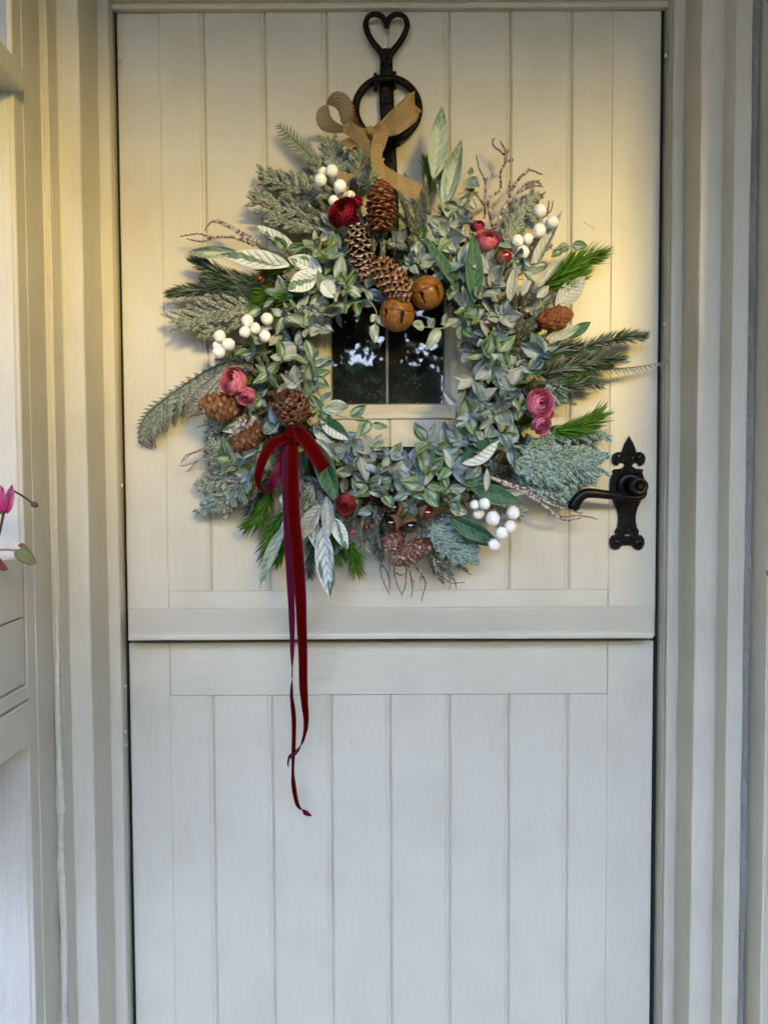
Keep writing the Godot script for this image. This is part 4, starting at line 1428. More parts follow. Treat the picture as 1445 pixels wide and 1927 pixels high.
func fern(pts: Array, half_a: float, half_b: float, pairs: int, tint: Color, tip: Color, frosty := 0.3) -> void:
	# half_a: pinna length on the one side, half_b on the other, in px
	var c := pixels(pts)
	var o: Vector3 = c[0]
	var sp := node("fern_frond", wreath, shift(o - wreath.position))
	for i in c.size(): c[i] -= o
	var path := spline(c, 10)
	var scale := pxm(0.04)
	var st := MB.new()
	var m := path.size()
	var rr := []
	var cc := []
	for i in m:
		rr.append(lerpf(1.7, 0.5, i / float(m)) * scale)
		cc.append(mixc(tint * 0.7, tip, i / float(m)))
	st.tube(path, rr, 6, cc)
	put("stem", st.mesh(), M.leaf, sp)
	for k in pairs:
		var t := lerpf(0.06, 0.985, (k + 0.5) / pairs)
		for s in 2:
			var half := half_a if s == 0 else half_b
			if half <= 0.0: continue
			var p := along(path, t)
			var h := heading(path, t)
			var sd := h.cross(Vector3(0, 0, 1)).normalized() * (1.0 if s == 0 else -1.0)
			var l := half * scale * sin(PI * clampf(pow(1.0 - t, 0.75) * 0.78 + 0.06, 0, 1)) * rnd(0.86, 1.12)
			var d := (sd * 0.86 + h * 0.55 + Vector3(0, 0, rnd(-0.18, 0.30))).normalized()
			var mb := MB.new()
			var rows := []
			var cols := []
			var nv := 26
			var up := d.cross(h).cross(d).normalized()
			for i in nv + 1:
				var v := i / float(nv)
				var tooth := 0.35 + 0.65 * absf(cos(v * PI * 5.5))
				var w := l * 0.25 * (1.0 - pow(v, 1.6)) * tooth
				var mid := p + d * l * v + h * l * 0.12 * v * v + Vector3(0, 0, -0.12 * l * v * v)
				var row := PackedVector3Array()
				var cr := []
				for u in [-1.0, -0.5, 0.0, 0.5, 1.0]:
					row.append(mid + up * u * w + Vector3(0, 0, -absf(u) * w * 0.35))
					var col := mixc(tint, tip, soft(0.55, 1.0, v) * 0.8 + soft(0.7, 1.0, absf(u)) * 0.3 + soft(0.6, 1.0, t) * 0.4)
					col = mixc(col, Color(0.52, 0.54, 0.50), frosty * clampf(noise.get_noise_3d(mid.x * 4000.0, mid.y * 4000.0, u * 40.0) * 2.2 + 0.25, 0, 1))
					cr.append(col)
				rows.append(row)
				cols.append(cr)
			mb.grid(rows, cols)
			put("leaflet", mb.mesh(), M.leaf, sp)

func twig(lines: Array, thick := 1.7, frosty := 0.55) -> void:
	# lines of [px, py, z]; each one a crooked stem crusted with frost
	var o: Vector3 = at(lines[0][0][0], lines[0][0][1], lines[0][0][2])
	var tg := node("frosted_twig", wreath, shift(o - wreath.position))
	var sc := pxm(0.05)
	for ln in lines:
		var c := pixels(ln)
		for i in c.size(): c[i] -= o
		var path := spline(c, 16)
		var m := path.size()
		var rr := []
		var cc := []
		for i in m:
			var p := path[i]
			path[i] = p + Vector3(noise.get_noise_2d(p.x * 3000.0, p.y * 3000.0), noise.get_noise_2d(p.y * 3000.0, p.x * 3000.0 + 40.0), 0) * 1.6 * sc
			var g := noise.get_noise_2d(i * 9.0, p.x * 2000.0)
			var fr := clampf(g * 2.4 + 0.55, 0, 1) * frosty * lerpf(1.25, 0.5, i / float(m))
			rr.append(sc * lerpf(thick, thick * 0.38, i / float(m)) * (1.0 + 0.55 * g + fr * 0.3))
			cc.append(mixc(Color(0.075, 0.028, 0.026), Color(0.52, 0.47, 0.46), fr * 1.1))
		var mb := MB.new()
		mb.tube(path, rr, 7, cc)
		# crystals
		for k in int(m * 2.6 * frosty):
			var i := rng.randi() % m
			var q: Vector3 = path[i] + Vector3(rng.randfn(), rng.randfn(), rng.randfn() + 0.5).normalized() * rr[i] * 0.95
			leaf_bit(mb, q, sc * rnd(0.35, 0.95), mixc(Color(0.30, 0.24, 0.23), Color(0.66, 0.63, 0.62), rng.randf()))
		put("branchlet", mb.mesh(), M.matte, tg)

# ---------------------------------------------------------------- cones, flowers, berries, acorns

func cone_scale(w: float, l: float, curl: float, c0: Color, c1: Color, lip: Color, frost: float, seed_n: float) -> ArrayMesh:
	var rows := []
	var cols := []
	var prof := [[0.0, 0.0], [0.3, 0.0], [0.6, 0.0], [0.85, 0.0], [1.0, 0.0], [0.985, 1.0], [0.6, 1.0], [0.1, 1.0]]
	for q in prof:
		var v: float = q[0]
		var hw := w * (0.45 + 0.55 * sin(minf(v * 1.35, 1.25))) * (sqrt(maxf(1.0 - pow(maxf(v - 0.55, 0.0) / 0.47, 2.0), 0.0)) if v > 0.55 else 1.0)
		var row := PackedVector3Array()
		var cr := []
		for k in 7:
			var u := k / 6.0 * 2.0 - 1.0
			var z = -0.30 * w * u * u + curl * l * v * v - q[1] * l * 0.05
			row.append(Vector3(u * hw, v * l + noise.get_noise_2d(u * 20.0 + seed_n, v * 10.0) * l * 0.06 * v, z))
			var col := mixc(c0, c1, v + noise.get_noise_2d(u * 30.0 + seed_n, v * 30.0) * 0.5)
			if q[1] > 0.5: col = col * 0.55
			col = mixc(col, lip, soft(0.90, 1.0, v) * (1.0 - q[1] * 0.3))
			if frost > 0.0: col = mixc(col, Color(0.52, 0.47, 0.45), clampf((noise.get_noise_2d(u * 26.0 + seed_n * 3.0, v * 22.0) + frost - 0.42) * 3.0, 0, 1) * soft(0.45, 0.95, v))
			cr.append(col)
		rows.append(row)
		cols.append(cr)
	var mb := MB.new()
	mb.grid(rows, cols)
	return mb.mesh()

func pine_cone(bx: float, by: float, bz: float, tx: float, ty: float, tz: float, dia: float, count: int, open: float, c0: Color, c1: Color, lip: Color, frost := 0.0, single_scales := true, squat := 0.0, wide := 0.50) -> void:
	var a := at(bx, by, bz) - wreath.position
	var b := at(tx, ty, tz) - wreath.position
	var l := a.distance_to(b)
	var r := dia * 0.5 * pxm((bz + tz) * 0.5)
	var pc := node("pine_cone", wreath, aim(a, b))
	var core := MB.new()
	var cp := PackedVector3Array()
	var cr := []
	for k in 13:
		var t := k / 12.0
		cp.append(Vector3(0, l * t, 0))
		cr.append(maxf(r * 0.62 * pow(sin(PI * clampf(0.16 + t * 0.80, 0, 1)), 0.8), r * 0.06))
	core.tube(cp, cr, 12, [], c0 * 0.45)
	put("core", core.mesh(), M.cone, pc)
	var shapes := []
	for k in 6: shapes.append(cone_scale(1.0, 1.0, open, c0, c1, lip, frost, k * 17.0))
	var joined := MB.new()
	for k in count:
		var t := (k + 0.5) / count
		var phi := k * 2.39996
		var pr := pow(sin(PI * clampf(0.17 + t * 0.79, 0, 1)), 0.72)
		var sw := r * wide * (0.55 + 0.45 * pr)
		var sl := r * 0.74 * (0.6 + 0.4 * pr)
		var rise := lerpf(0.55 - squat, 1.30, pow(t, 2.2))
		var out := Vector3(cos(phi), 0, sin(phi))
		var y := (out * cos(rise) + Vector3(0, 1, 0) * sin(rise)).normalized()
		var x := Vector3(0, 1, 0).cross(out).normalized()
		var z := x.cross(y).normalized()
		var at_r := maxf(r * pr - sl * cos(rise) * 0.95, r * 0.02)
		var pos := out * at_r + Vector3(0, l * (t * 0.94) - sl * sin(rise) * 0.25, 0)
		var jit := Basis(y, rnd(-0.2, 0.2)) * Basis(x, rnd(-0.14, 0.14))
		var xf := Transform3D(jit * Basis(x * sw, y * sl, z * sl), pos)
		if single_scales:
			put("scale", shapes[k % 6], M.cone, pc, xf)
		else:
			append_mesh(joined, shapes[k % 6], xf)
	if not single_scales:
		tag(put("scales", joined.mesh(), M.cone, pc), "", "", "", "stuff")

func bloom(px: float, py: float, z: float, rad: float, face: Vector3, count: int, inner: Color, outer: Color, stretch := 1.0, closed := 0.0, sepals := true, called := "ranunculus_flower") -> void:
	var r := rad * pxm(z)
	var y := face.normalized()
	var x := y.cross(Vector3(0.1, 0.2, 1)).normalized()
	if x.length() < 0.1: x = Vector3(1, 0, 0)
	var fl := node(called, wreath, Transform3D(Basis(x, y, x.cross(y).normalized()), at(px, py, z + 0.012) - wreath.position))
	for k in count:
		var q := (k + 0.5) / count
		var phi := k * 2.39996 + rnd(-0.15, 0.15)
		var rho := r * lerpf(0.16, 1.0, pow(q, 0.62))
		var th := lerpf(2.5, lerpf(1.45, 2.2, closed), pow(q, 1.1)) + rnd(-0.10, 0.10)
		var wide := lerpf(1.15, 0.72, q)
		var rows := []
		var cols := []
		var so := rnd(0, 400)
		for i in 10:
			var v := i / 9.0
			var row := PackedVector3Array()
			var cr := []
			for j in 11:
				var u := j / 10.0 * 2.0 - 1.0
				var edge := 1.0 - 0.20 * u * u + noise.get_noise_2d(u * 16.0 + so, 3.0) * 0.09
				var t := 0.35 + (th - 0.35) * v * edge
				var a := phi + u * wide * (0.35 + 0.65 * sin(minf(v * 1.5, 1.4)))
				var rr := rho * (1.0 + 0.05 * noise.get_noise_2d(u * 9.0 + so, v * 14.0) + 0.16 * pow(v, 3.0) * q * (1.0 - closed * 0.7))
				row.append(Vector3(sin(t) * cos(a) * rr, -cos(t) * rr * stretch, sin(t) * sin(a) * rr))
				var line := absf(noise.get_noise_2d(u * 46.0 + so, v * 4.0))
				var col := mixc(inner, outer, pow(q, 0.8) * 0.75 + v * 0.25)
				col = mixc(col, outer * 1.35, soft(0.82, 1.0, v) * 0.6)
				col = mixc(col, inner * 0.7, soft(0.20, 0.02, line) * 0.28)
				col = mixc(col, inner * 0.6, soft(0.90, 1.0, absf(u)) * 0.6)
				cr.append(Color(col.r, col.g, col.b, 1.0))
			rows.append(row)
			cols.append(cr)
		var mb := MB.new()
		mb.grid(rows, cols)
		put("petal", mb.mesh(), M.petal, fl)
	if sepals:
		for k in 5:
			var phi := TAU * k / 5.0 + rnd(-0.2, 0.2)
			var dir := Vector3(cos(phi), rnd(-0.55, 0.15), sin(phi)).normalized()
			var p0 := Vector3(cos(phi) * r * 0.35, -r * 0.92 * stretch, sin(phi) * r * 0.35)
			var l := r * rnd(0.6, 0.9)
			var rows := []
			for i in 8:
				var v := i / 7.0
				var w := l * 0.30 * sin(PI * pow(clampf(v, 0.02, 0.99), 0.8))
				var mid := p0 + dir * l * v + Vector3(0, 1, 0) * l * 0.5 * v * v
				var sd := dir.cross(Vector3(0, 1, 0)).normalized()
				rows.append(PackedVector3Array([mid - sd * w, mid + Vector3(0, -0.2 * w, 0), mid + sd * w]))
			var mb := MB.new()
			mb.grid(rows, [], mixc(Color(0.17, 0.17, 0.025), Color(0.10, 0.14, 0.02), rng.randf()))
			put("sepal", mb.mesh(), M.leaf, fl)

func berries(list: Array, stem_x: float, stem_y: float, stem_z: float) -> void:
	# snow white berries on thin wired stems that meet at one point
	var o := at(stem_x, stem_y, stem_z)
	var bs := node("berry_spray", wreath, shift(o - wreath.position))
	var st := MB.new()
	for b in list:
		var c := at(b[0], b[1], b[2]) - o
		var r: float = b[3] * pxm(b[2])
		var rows := []
		var nu := 32
		var nv := 22
		var so := rnd(0, 300)
		for i in nv + 1:
			var th := PI * i / nv
			var row := PackedVector3Array()
			for k in nu + 1:
				var a := TAU * (k % nu) / nu
				var d := Vector3(sin(th) * cos(a), -cos(th), -sin(th) * sin(a))
				var q := 1.0 + noise.get_noise_3d(d.x * 130.0 + so, d.y * 130.0, d.z * 130.0) * 0.11 + noise.get_noise_3d(d.x * 30.0 + so, d.y * 30.0, d.z * 30.0) * 0.05
				row.append(d * r * q * Vector3(1.0, 1.0 + 0.06 * sin(so), 1.0))
			rows.append(row)
		var mb := MB.new()
		mb.grid(rows, [], Color(0.80, 0.79, 0.77))
		put("berry", mb.mesh(), M.felt, bs, shift(c))
		st.tube(spline([Vector3.ZERO, c * 0.55 + Vector3(0, 0, -0.006), c + Vector3(0, 0, -r * 0.5)], 5), [0.0011, 0.0009], 5, [], Color(0.42, 0.37, 0.35))
	put("stem", st.mesh(), M.matte, bs)

func acorn(px: float, py: float, z: float, rx: float, dirx: float, diry: float, dirz: float, nut: Color) -> void:
	# dir points from cap to tip in picture directions (y down)
	var r := rx * pxm(z)
	var d := Vector3(dirx, -diry, dirz).normalized()
	var x := d.cross(Vector3(0, 0, 1)).normalized()
	var ac := node("acorn", wreath, Transform3D(Basis(x, d, x.cross(d).normalized()), at(px, py, z) - wreath.position))
	var nb := MB.new()
	var path := PackedVector3Array()
	var rr := []
	var cols := []
	for k in 19:
		var t := k / 18.0
		path.append(Vector3(0, lerpf(-0.85, 1.18, t) * r, 0))
		rr.append(maxf(r * pow(maxf(1.0 - pow(absf(t * 2.0 - 0.92) / 1.085, 2.3), 0.0), 0.5), 0.0001))
		cols.append(mixc(nut, Color(0.10, 0.035, 0.012), soft(0.94, 1.0, t)))
	nb.tube(path, rr, 24, cols)
	put("nut", nb.mesh(), M.gloss, ac)
	var cb := MB.new()
	var rows := []
	var cc := []
	for i in 15:
		var th := lerpf(0.0, 1.75, i / 14.0)
		var row := PackedVector3Array()
		var cr := []
		for k in 29:
			var a := TAU * (k % 28) / 28.0
			var dd := Vector3(sin(th) * cos(a), -cos(th), -sin(th) * sin(a))
			var b := 1.0 + noise.get_noise_3dv(dd * 170.0) * 0.10
			row.append(dd * r * 1.12 * b * (1.0 if i < 14 else 0.93) + Vector3(0, -r * 0.16, 0))
			cr.append(mixc(Color(0.085, 0.042, 0.022), Color(0.20, 0.115, 0.065), 0.5 + noise.get_noise_3dv(dd * 170.0)))
		rows.append(row)
		cc.append(cr)
	cb.grid(rows, cc)
	put("cap", cb.mesh(), M.matte, ac)

# ---------------------------------------------------------------- the wreath

func build_wreath() -> void:
	wreath = base("wreath", at(735, 700, WREATH_Z))
	tag(wreath, "frosted winter wreath of sage leaves, fir, pine cones, white berries and pink flowers", "wreath")
	rng.seed = 4242
	for kind in 4:
		for k in 4: small_leaves.append(small_leaf(kind, kind * 4 + k))
	wreath_base()
	wreath_back()
	wreath_sprigs()
	wreath_leaves()
	wreath_rosettes()
	wreath_trinkets()
	set_leaves()

func wreath_base() -> void:
	# the rattan ring: canes wound round and round
	var rb := node("rattan_ring", wreath)
	var c := at(735, 704, 0.028) - wreath.position
	for k in 16:
		var ph := rnd(0, TAU)
		var turns := 3 + rng.randi() % 3
		var rad := rnd(0.010, 0.026)
		var pth := PackedVector3Array()
		var n_at := 96
		for i in n_at + 1:
			var a := TAU * i / n_at
			var w := a * turns + ph
			var rr := 0.168 + cos(w) * rad + noise.get_noise_2d(a * 12.0, k * 20.0) * 0.008
			pth.append(c + Vector3(sin(a) * rr, cos(a) * rr, sin(w) * rad * 0.7))
		var mb := MB.new()
		var sh := rnd(0.6, 1.3)
		mb.tube(pth, [rnd(0.0018, 0.0030)], 6, [], Color(0.115 * sh, 0.070 * sh, 0.038 * sh))
		put("cane", mb.mesh(), M.matte, rb)

func wreath_back() -> void:
	# small dark leaves and needles that fill the body of the wreath behind what one can pick out
	var mb := MB.new()
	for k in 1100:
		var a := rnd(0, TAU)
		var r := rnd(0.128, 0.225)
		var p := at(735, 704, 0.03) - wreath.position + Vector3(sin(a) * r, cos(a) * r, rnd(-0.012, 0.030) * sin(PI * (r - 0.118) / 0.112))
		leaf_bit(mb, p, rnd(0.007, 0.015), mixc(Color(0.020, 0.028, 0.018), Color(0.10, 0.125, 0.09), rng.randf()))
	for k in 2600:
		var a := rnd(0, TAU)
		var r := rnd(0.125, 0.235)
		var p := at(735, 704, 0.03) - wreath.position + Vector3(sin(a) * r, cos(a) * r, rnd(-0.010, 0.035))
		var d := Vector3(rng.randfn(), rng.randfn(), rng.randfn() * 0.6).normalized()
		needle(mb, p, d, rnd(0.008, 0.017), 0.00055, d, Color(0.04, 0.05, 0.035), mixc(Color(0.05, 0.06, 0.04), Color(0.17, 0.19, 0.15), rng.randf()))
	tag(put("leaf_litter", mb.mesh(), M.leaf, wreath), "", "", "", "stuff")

func wreath_sprigs() -> void:
	# style, base x y z, tip x y z, half width, fan, bow
	var list := [
		# top left, frosted fir
		["frost", 640, 400, 0.045, 486, 324, 0.030, 20, 13, 6.0], ["frost", 636, 420, 0.055, 467, 371, 0.040, 20, 13, -5.0], ["frost", 640, 440, 0.060, 500, 408, 0.050, 18, 11, 4.0],
		["dusty", 640, 432, 0.070, 536, 372, 0.060, 9, 0, 3.0], ["dusty", 636, 426, 0.072, 560, 404, 0.066, 9, 0, -3.0], ["dusty", 628, 410, 0.074, 566, 352, 0.062, 9, 0, 3.0], ["dusty", 632, 444, 0.074, 548, 436, 0.066, 9, 0, 3.0],
		["frost", 650, 372, 0.045, 617, 262, 0.035, 19, 10, 4.0], ["frost", 668, 352, 0.050, 674, 272, 0.050, 19, 9, 0.0], ["frost", 690, 372, 0.045, 702, 292, 0.040, 17, 9, 0.0], ["frost", 622, 372, 0.06, 570, 352, 0.05, 17, 8, 3.0],
		["frost", 642, 352, 0.05, 590, 305, 0.035, 15, 8, 0.0],
		["upright", 812, 442, 0.060, 799, 338, 0.050, 14, 0, -4.0], ["upright", 834, 470, 0.062, 830, 390, 0.056, 13, 0, 3.0], ["upright", 818, 500, 0.066, 792, 440, 0.060, 12, 0, 2.0],
		["green", 806, 372, 0.035, 803, 308, 0.030, 14, 0, 2.0], ["green", 828, 372, 0.030, 846, 308, 0.025, 10, 0, 0.0],
		["dusty", 788, 446, 0.055, 738, 398, 0.050, 8, 0, 3.0], ["dusty", 776, 440, 0.06, 752, 372, 0.05, 8, 0, 3.0], ["dusty", 766, 420, 0.05, 748, 352, 0.045, 8, 0, 3.0], ["dusty", 790, 478, 0.06, 726, 466, 0.058, 8, 0, 3.0], ["dusty", 780, 462, 0.06, 744, 440, 0.058, 8, 0, 2.0], ["dusty", 786, 432, 0.055, 762, 330, 0.045, 8, 0, 4.0],
		["dusty", 690, 470, 0.085, 668, 372, 0.080, 8, 0, 2.0], ["dusty", 702, 482, 0.085, 694, 408, 0.085, 8, 0, 2.0], ["dusty", 720, 500, 0.08, 716, 440, 0.08, 8, 0, 2.0],
		["dusty", 556, 482, 0.075, 502, 440, 0.066, 8, 0, -4.0], ["dusty", 548, 488, 0.075, 486, 462, 0.060, 8, 0, -3.0],
		# left
		["dark", 520, 545, 0.050, 372, 494, 0.035, 20, 0, -8.0], ["dark", 508, 556, 0.050, 326, 552, 0.035, 17, 0, 8.0], ["dark", 500, 570, 0.055, 420, 560, 0.050, 17, 0, 0.0], ["frost", 512, 578, 0.056, 322, 606, 0.040, 24, 19, 6.0], ["frost", 500, 596, 0.050, 372, 624, 0.036, 20, 13, 4.0], ["dark", 470, 540, 0.05, 392, 528, 0.04, 16, 0, 3.0],
		["green", 560, 500, 0.065, 496, 520, 0.060, 18, 0, 4.0], ["green", 570, 556, 0.070, 492, 562, 0.070, 20, 0, 4.0], ["green", 570, 560, 0.072, 522, 588, 0.074, 18, 0, 3.0], ["green", 506, 552, 0.060, 472, 562, 0.055, 12, 0, 0.0],
		["dusty", 548, 640, 0.055, 520, 606, 0.055, 9, 0, 2.0], ["dusty", 540, 660, 0.055, 512, 640, 0.055, 9, 0, 2.0], ["dusty", 500, 720, 0.065, 466, 690, 0.060, 10, 0, 2.0], ["dusty", 510, 732, 0.068, 480, 664, 0.060, 10, 0, 2.0], ["dusty", 516, 740, 0.068, 482, 746, 0.064, 10, 0, 2.0], ["wisp", 560, 700, 0.05, 540, 640, 0.05, 12, 0, 0.0], ["wisp", 580, 660, 0.05, 560, 612, 0.05, 12, 0, 0.0],
		# lower left
		["frost", 460, 872, 0.050, 380, 918, 0.030, 20, 11, 3.0], ["frost", 472, 880, 0.056, 418, 962, 0.036, 20, 11, 4.0], ["teal", 458, 888, 0.048, 372, 968, 0.026, 12, 9, -6.0], ["frost", 450, 862, 0.05, 394, 838, 0.035, 16, 8, 3.0], ["frost", 480, 884, 0.06, 452, 938, 0.05, 16, 8, 3.0],
		["green", 500, 902, 0.045, 436, 948, 0.030, 19, 0, 5.0], ["green", 516, 920, 0.050, 474, 984, 0.040, 21, 0, -6.0], ["green", 536, 960, 0.045, 502, 1040, 0.030, 20, 0, 4.0], ["green", 548, 1000, 0.04, 524, 1052, 0.03, 14, 0, 0.0],
		["dusty", 500, 890, 0.07, 478, 934, 0.06, 6, 0, 2.0], ["frost", 582, 902, 0.075, 580, 956, 0.070, 14, 8, 2.0], ["frost", 604, 912, 0.06, 600, 990, 0.05, 14, 8, 2.0], ["dark", 590, 1000, 0.04, 584, 1078, 0.028, 14, 0, 2.0], ["dark", 598, 980, 0.045, 606, 1044, 0.03, 16, 0, 2.0],
		["green", 650, 1008, 0.045, 668, 1062, 0.036, 20, 0, -3.0], ["green", 632, 990, 0.04, 632, 1046, 0.03, 18, 0, 3.0],
		# bottom
		["dusty", 682, 938, 0.065, 664, 986, 0.060, 8, 0, 2.0], ["dusty", 690, 950, 0.07, 676, 1022, 0.062, 8, 0, 2.0], ["dusty", 706, 956, 0.07, 716, 1030, 0.066, 9, 0, 2.0], ["dusty", 700, 940, 0.06, 690, 996, 0.06, 8, 0, 2.0], ["dusty", 722, 960, 0.06, 700, 1012, 0.06, 8, 0, 2.0],
		["teal", 790, 990, 0.055, 892, 1042, 0.040, 21, 15, 4.0], ["teal", 796, 980, 0.052, 862, 1000, 0.044, 17, 9, 3.0], ["dark", 770, 940, 0.04, 800, 1000, 0.04, 14, 0, 0.0],
		["wisp", 800, 1016, 0.045, 876, 1072, 0.030, 6, 0, 4.0], ["wisp", 796, 1020, 0.045, 832, 1094, 0.030, 6, 0, 4.0], ["wisp", 806, 1030, 0.045, 848, 1080, 0.030, 6, 0, 4.0],
		# right, teal frosted
		["teal", 960, 846, 0.055, 1148, 820, 0.030, 15, 15, -8.0], ["teal", 960, 850, 0.060, 1126, 872, 0.040, 34, 22, 5.0], ["teal", 960, 870, 0.056, 1104, 896, 0.036, 26, 17, 5.0], ["teal", 966, 886, 0.054, 1080, 938, 0.036, 18, 14, 6.0], ["wisp", 950, 866, 0.062, 1060, 842, 0.05, 14, 0, -4.0], ["wisp", 950, 880, 0.06, 1050, 880, 0.056, 12, 0, -4.0],
		["teal", 950, 860, 0.07, 1060, 905, 0.062, 20, 12, 3.0],
		# right, mid
		["dark", 1060, 672, 0.050, 1204, 632, 0.036, 17, 0, -7.0], ["dark", 1024, 706, 0.060, 1160, 676, 0.046, 22, 0, -6.0], ["dark", 1010, 726, 0.058, 1090, 724, 0.05, 20, 0, 4.0], ["dark", 1000, 690, 0.06, 1078, 650, 0.05, 20, 0, -4.0], ["green", 1040, 720, 0.045, 1140, 690, 0.035, 12, 0, -3.0], ["teal", 1000, 740, 0.06, 1060, 744, 0.05, 16, 8, 0.0],
		["wisp", 972, 626, 0.065, 1002, 534, 0.055, 22, 0, -4.0], ["wisp", 980, 620, 0.065, 1040, 556, 0.055, 20, 0, 4.0], ["wisp", 970, 640, 0.066, 968, 570, 0.06, 18, 0, 0.0], ["wisp", 976, 640, 0.07, 1020, 600, 0.07, 18, 0, 0.0], ["wisp", 986, 660, 0.06, 1040, 620, 0.055, 16, 0, 0.0],
		["green", 1022, 540, 0.050, 1116, 484, 0.040, 26, 0, -6.0], ["green", 1028, 546, 0.046, 1092, 518, 0.036, 18, 0, 4.0],
		["green", 1040, 814, 0.056, 1122, 786, 0.046, 24, 0, 6.0], ["green", 1006, 788, 0.050, 962, 812, 0.050, 20, 0, 3.0], ["green", 1026, 806, 0.05, 1070, 812, 0.046, 18, 0, 3.0],
		# upper right
		["frost", 950, 446, 0.050, 1010, 362, 0.035, 14, 11, -4.0], ["frost", 962, 440, 0.048, 1004, 408, 0.04, 13, 7, 0.0], ["frost", 958, 460, 0.06, 916, 482, 0.06, 14, 8, 0.0], ["frost", 948, 470, 0.06, 960, 420, 0.055, 13, 7, 0.0],
		["frost", 1000, 492, 0.05, 1024, 446, 0.045, 13, 7, 0.0], ["upright", 856, 412, 0.05, 886, 362, 0.045, 12, 0, 0.0],
	]
	for s in list:
		fir(s[0], s[1], s[2], s[3], s[4], s[5], s[6], s[7], s[8], s[9])
		if s[8] >= 7:
			fir(s[0], s[1] + rnd(-10, 10), s[2] + rnd(-10, 10), s[3] + 0.008, lerpf(s[1], s[4], 0.94) + rnd(-9, 9), lerpf(s[2], s[5], 0.94) + rnd(-9, 9), s[6] + 0.006, s[7] * 0.9, s[8], s[9] + rnd(-6, 6))
			fir(s[0], s[1] + rnd(-8, 8), s[2] + rnd(-8, 8), s[3] - 0.016, lerpf(s[1], s[4], 0.86) + rnd(-7, 7), lerpf(s[2], s[5], 0.86) + rnd(-7, 7), s[6] - 0.006, s[7], s[8], s[9] + rnd(-5, 5))
	# dull short sprigs pushed into the ring all round
	for k in 96:
		var a := TAU * k / 96.0 + rnd(-0.05, 0.05)
		var r0 := rnd(150, 220)
		var r1 := r0 + rnd(30, 62)
		var a1 := a + rnd(-0.28, 0.28)
		fir(["dusty", "wisp", "dusty", "dark"][k % 4], 735 + sin(a) * r0, 704 - cos(a) * r0, rnd(0.035, 0.06), 735 + sin(a1) * r1, 704 - cos(a1) * r1, rnd(0.03, 0.065), rnd(7, 12), 0, rnd(-4, 4))
	# what fills the lower left, the foot and the right of the ring
	for s in [["frost", 470, 840, 0.05, 402, 872, 0.036, 18, 10], ["frost", 500, 896, 0.05, 440, 926, 0.04, 18, 10], ["teal", 470, 900, 0.044, 400, 946, 0.03, 16, 9], ["dark", 520, 900, 0.045, 470, 960, 0.034, 18, 0], ["green", 470, 900, 0.036, 424, 940, 0.028, 16, 0], ["frost", 560, 930, 0.05, 540, 1000, 0.04, 16, 9], ["frost", 640, 960, 0.05, 640, 1030, 0.04, 16, 9], ["dark", 620, 960, 0.04, 650, 1040, 0.03, 16, 0], ["frost", 690, 960, 0.045, 690, 1036, 0.036, 14, 8], ["dark", 730, 960, 0.045, 716, 1040, 0.04, 15, 0], ["frost", 780, 960, 0.05, 800, 1030, 0.042, 15, 9], ["teal", 830, 960, 0.045, 880, 1010, 0.036, 16, 9], ["frost", 880, 940, 0.055, 960, 952, 0.05, 16, 9], ["frost", 930, 950, 0.05, 980, 968, 0.044, 14, 8], ["dark", 980, 860, 0.045, 1080, 906, 0.034, 18, 0], ["teal", 990, 900, 0.04, 1090, 920, 0.03, 18, 11], ["dark", 990, 830, 0.05, 1070, 850, 0.04, 16, 0], ["dark", 1000, 700, 0.045, 1120, 720, 0.035, 20, 0], ["dusty", 1000, 750, 0.05, 1080, 760, 0.04, 12, 0], ["frost", 990, 590, 0.05, 1050, 560, 0.045, 15, 9], ["frost", 450, 780, 0.045, 396, 800, 0.036, 16, 9], ["dark", 460, 800, 0.04, 400, 826, 0.032, 16, 0], ["frost", 470, 700, 0.045, 420, 670, 0.04, 15, 8], ["dark", 470, 600, 0.04, 380, 580, 0.03, 18, 0]]:
		fir(s[0], s[1], s[2], s[3], s[4], s[5], s[6], s[7], s[8], rnd(-5, 5))
	# ferns
	var gr := Color(0.16, 0.185, 0.145)
	var pu := Color(0.13, 0.075, 0.075)
	fern([[604, 318, 0.03], [572, 280, 0.028], [521, 235, 0.024]], 21, 20, 17, Color(0.15, 0.20, 0.14), pu, 0.25)
	fern([[606, 312, 0.028], [580, 322, 0.024], [553, 338, 0.02]], 16, 16, 11, Color(0.15, 0.20, 0.14), pu, 0.2)
	fern([[446, 676, 0.050], [400, 692, 0.045], [350, 722, 0.038], [310, 752, 0.032], [280, 778, 0.028], [266, 802, 0.024], [263, 834, 0.018]], 15, 58, 22, Color(0.105, 0.125, 0.095), Color(0.08, 0.055, 0.048), 0.36)
	fern([[424, 700, 0.06], [396, 734, 0.055], [357, 778, 0.045]], 17, 17, 16, Color(0.20, 0.21, 0.18), pu, 0.7)
	fern([[404, 706, 0.058], [372, 734, 0.052], [350, 762, 0.04]], 14, 14, 13, Color(0.19, 0.21, 0.17), pu, 0.6)
	fern([[1090, 694, 0.045], [1150, 694, 0.040], [1200, 690, 0.034], [1256, 680, 0.028]], 15, 0, 20, Color(0.17, 0.19, 0.16), Color(0.18, 0.12, 0.12), 0.4)
	fern([[1020, 760, 0.045], [1080, 738, 0.042], [1164, 714, 0.035]], 9, 9, 18, Color(0.14, 0.15, 0.13), Color(0.14, 0.10, 0.10), 0.3)
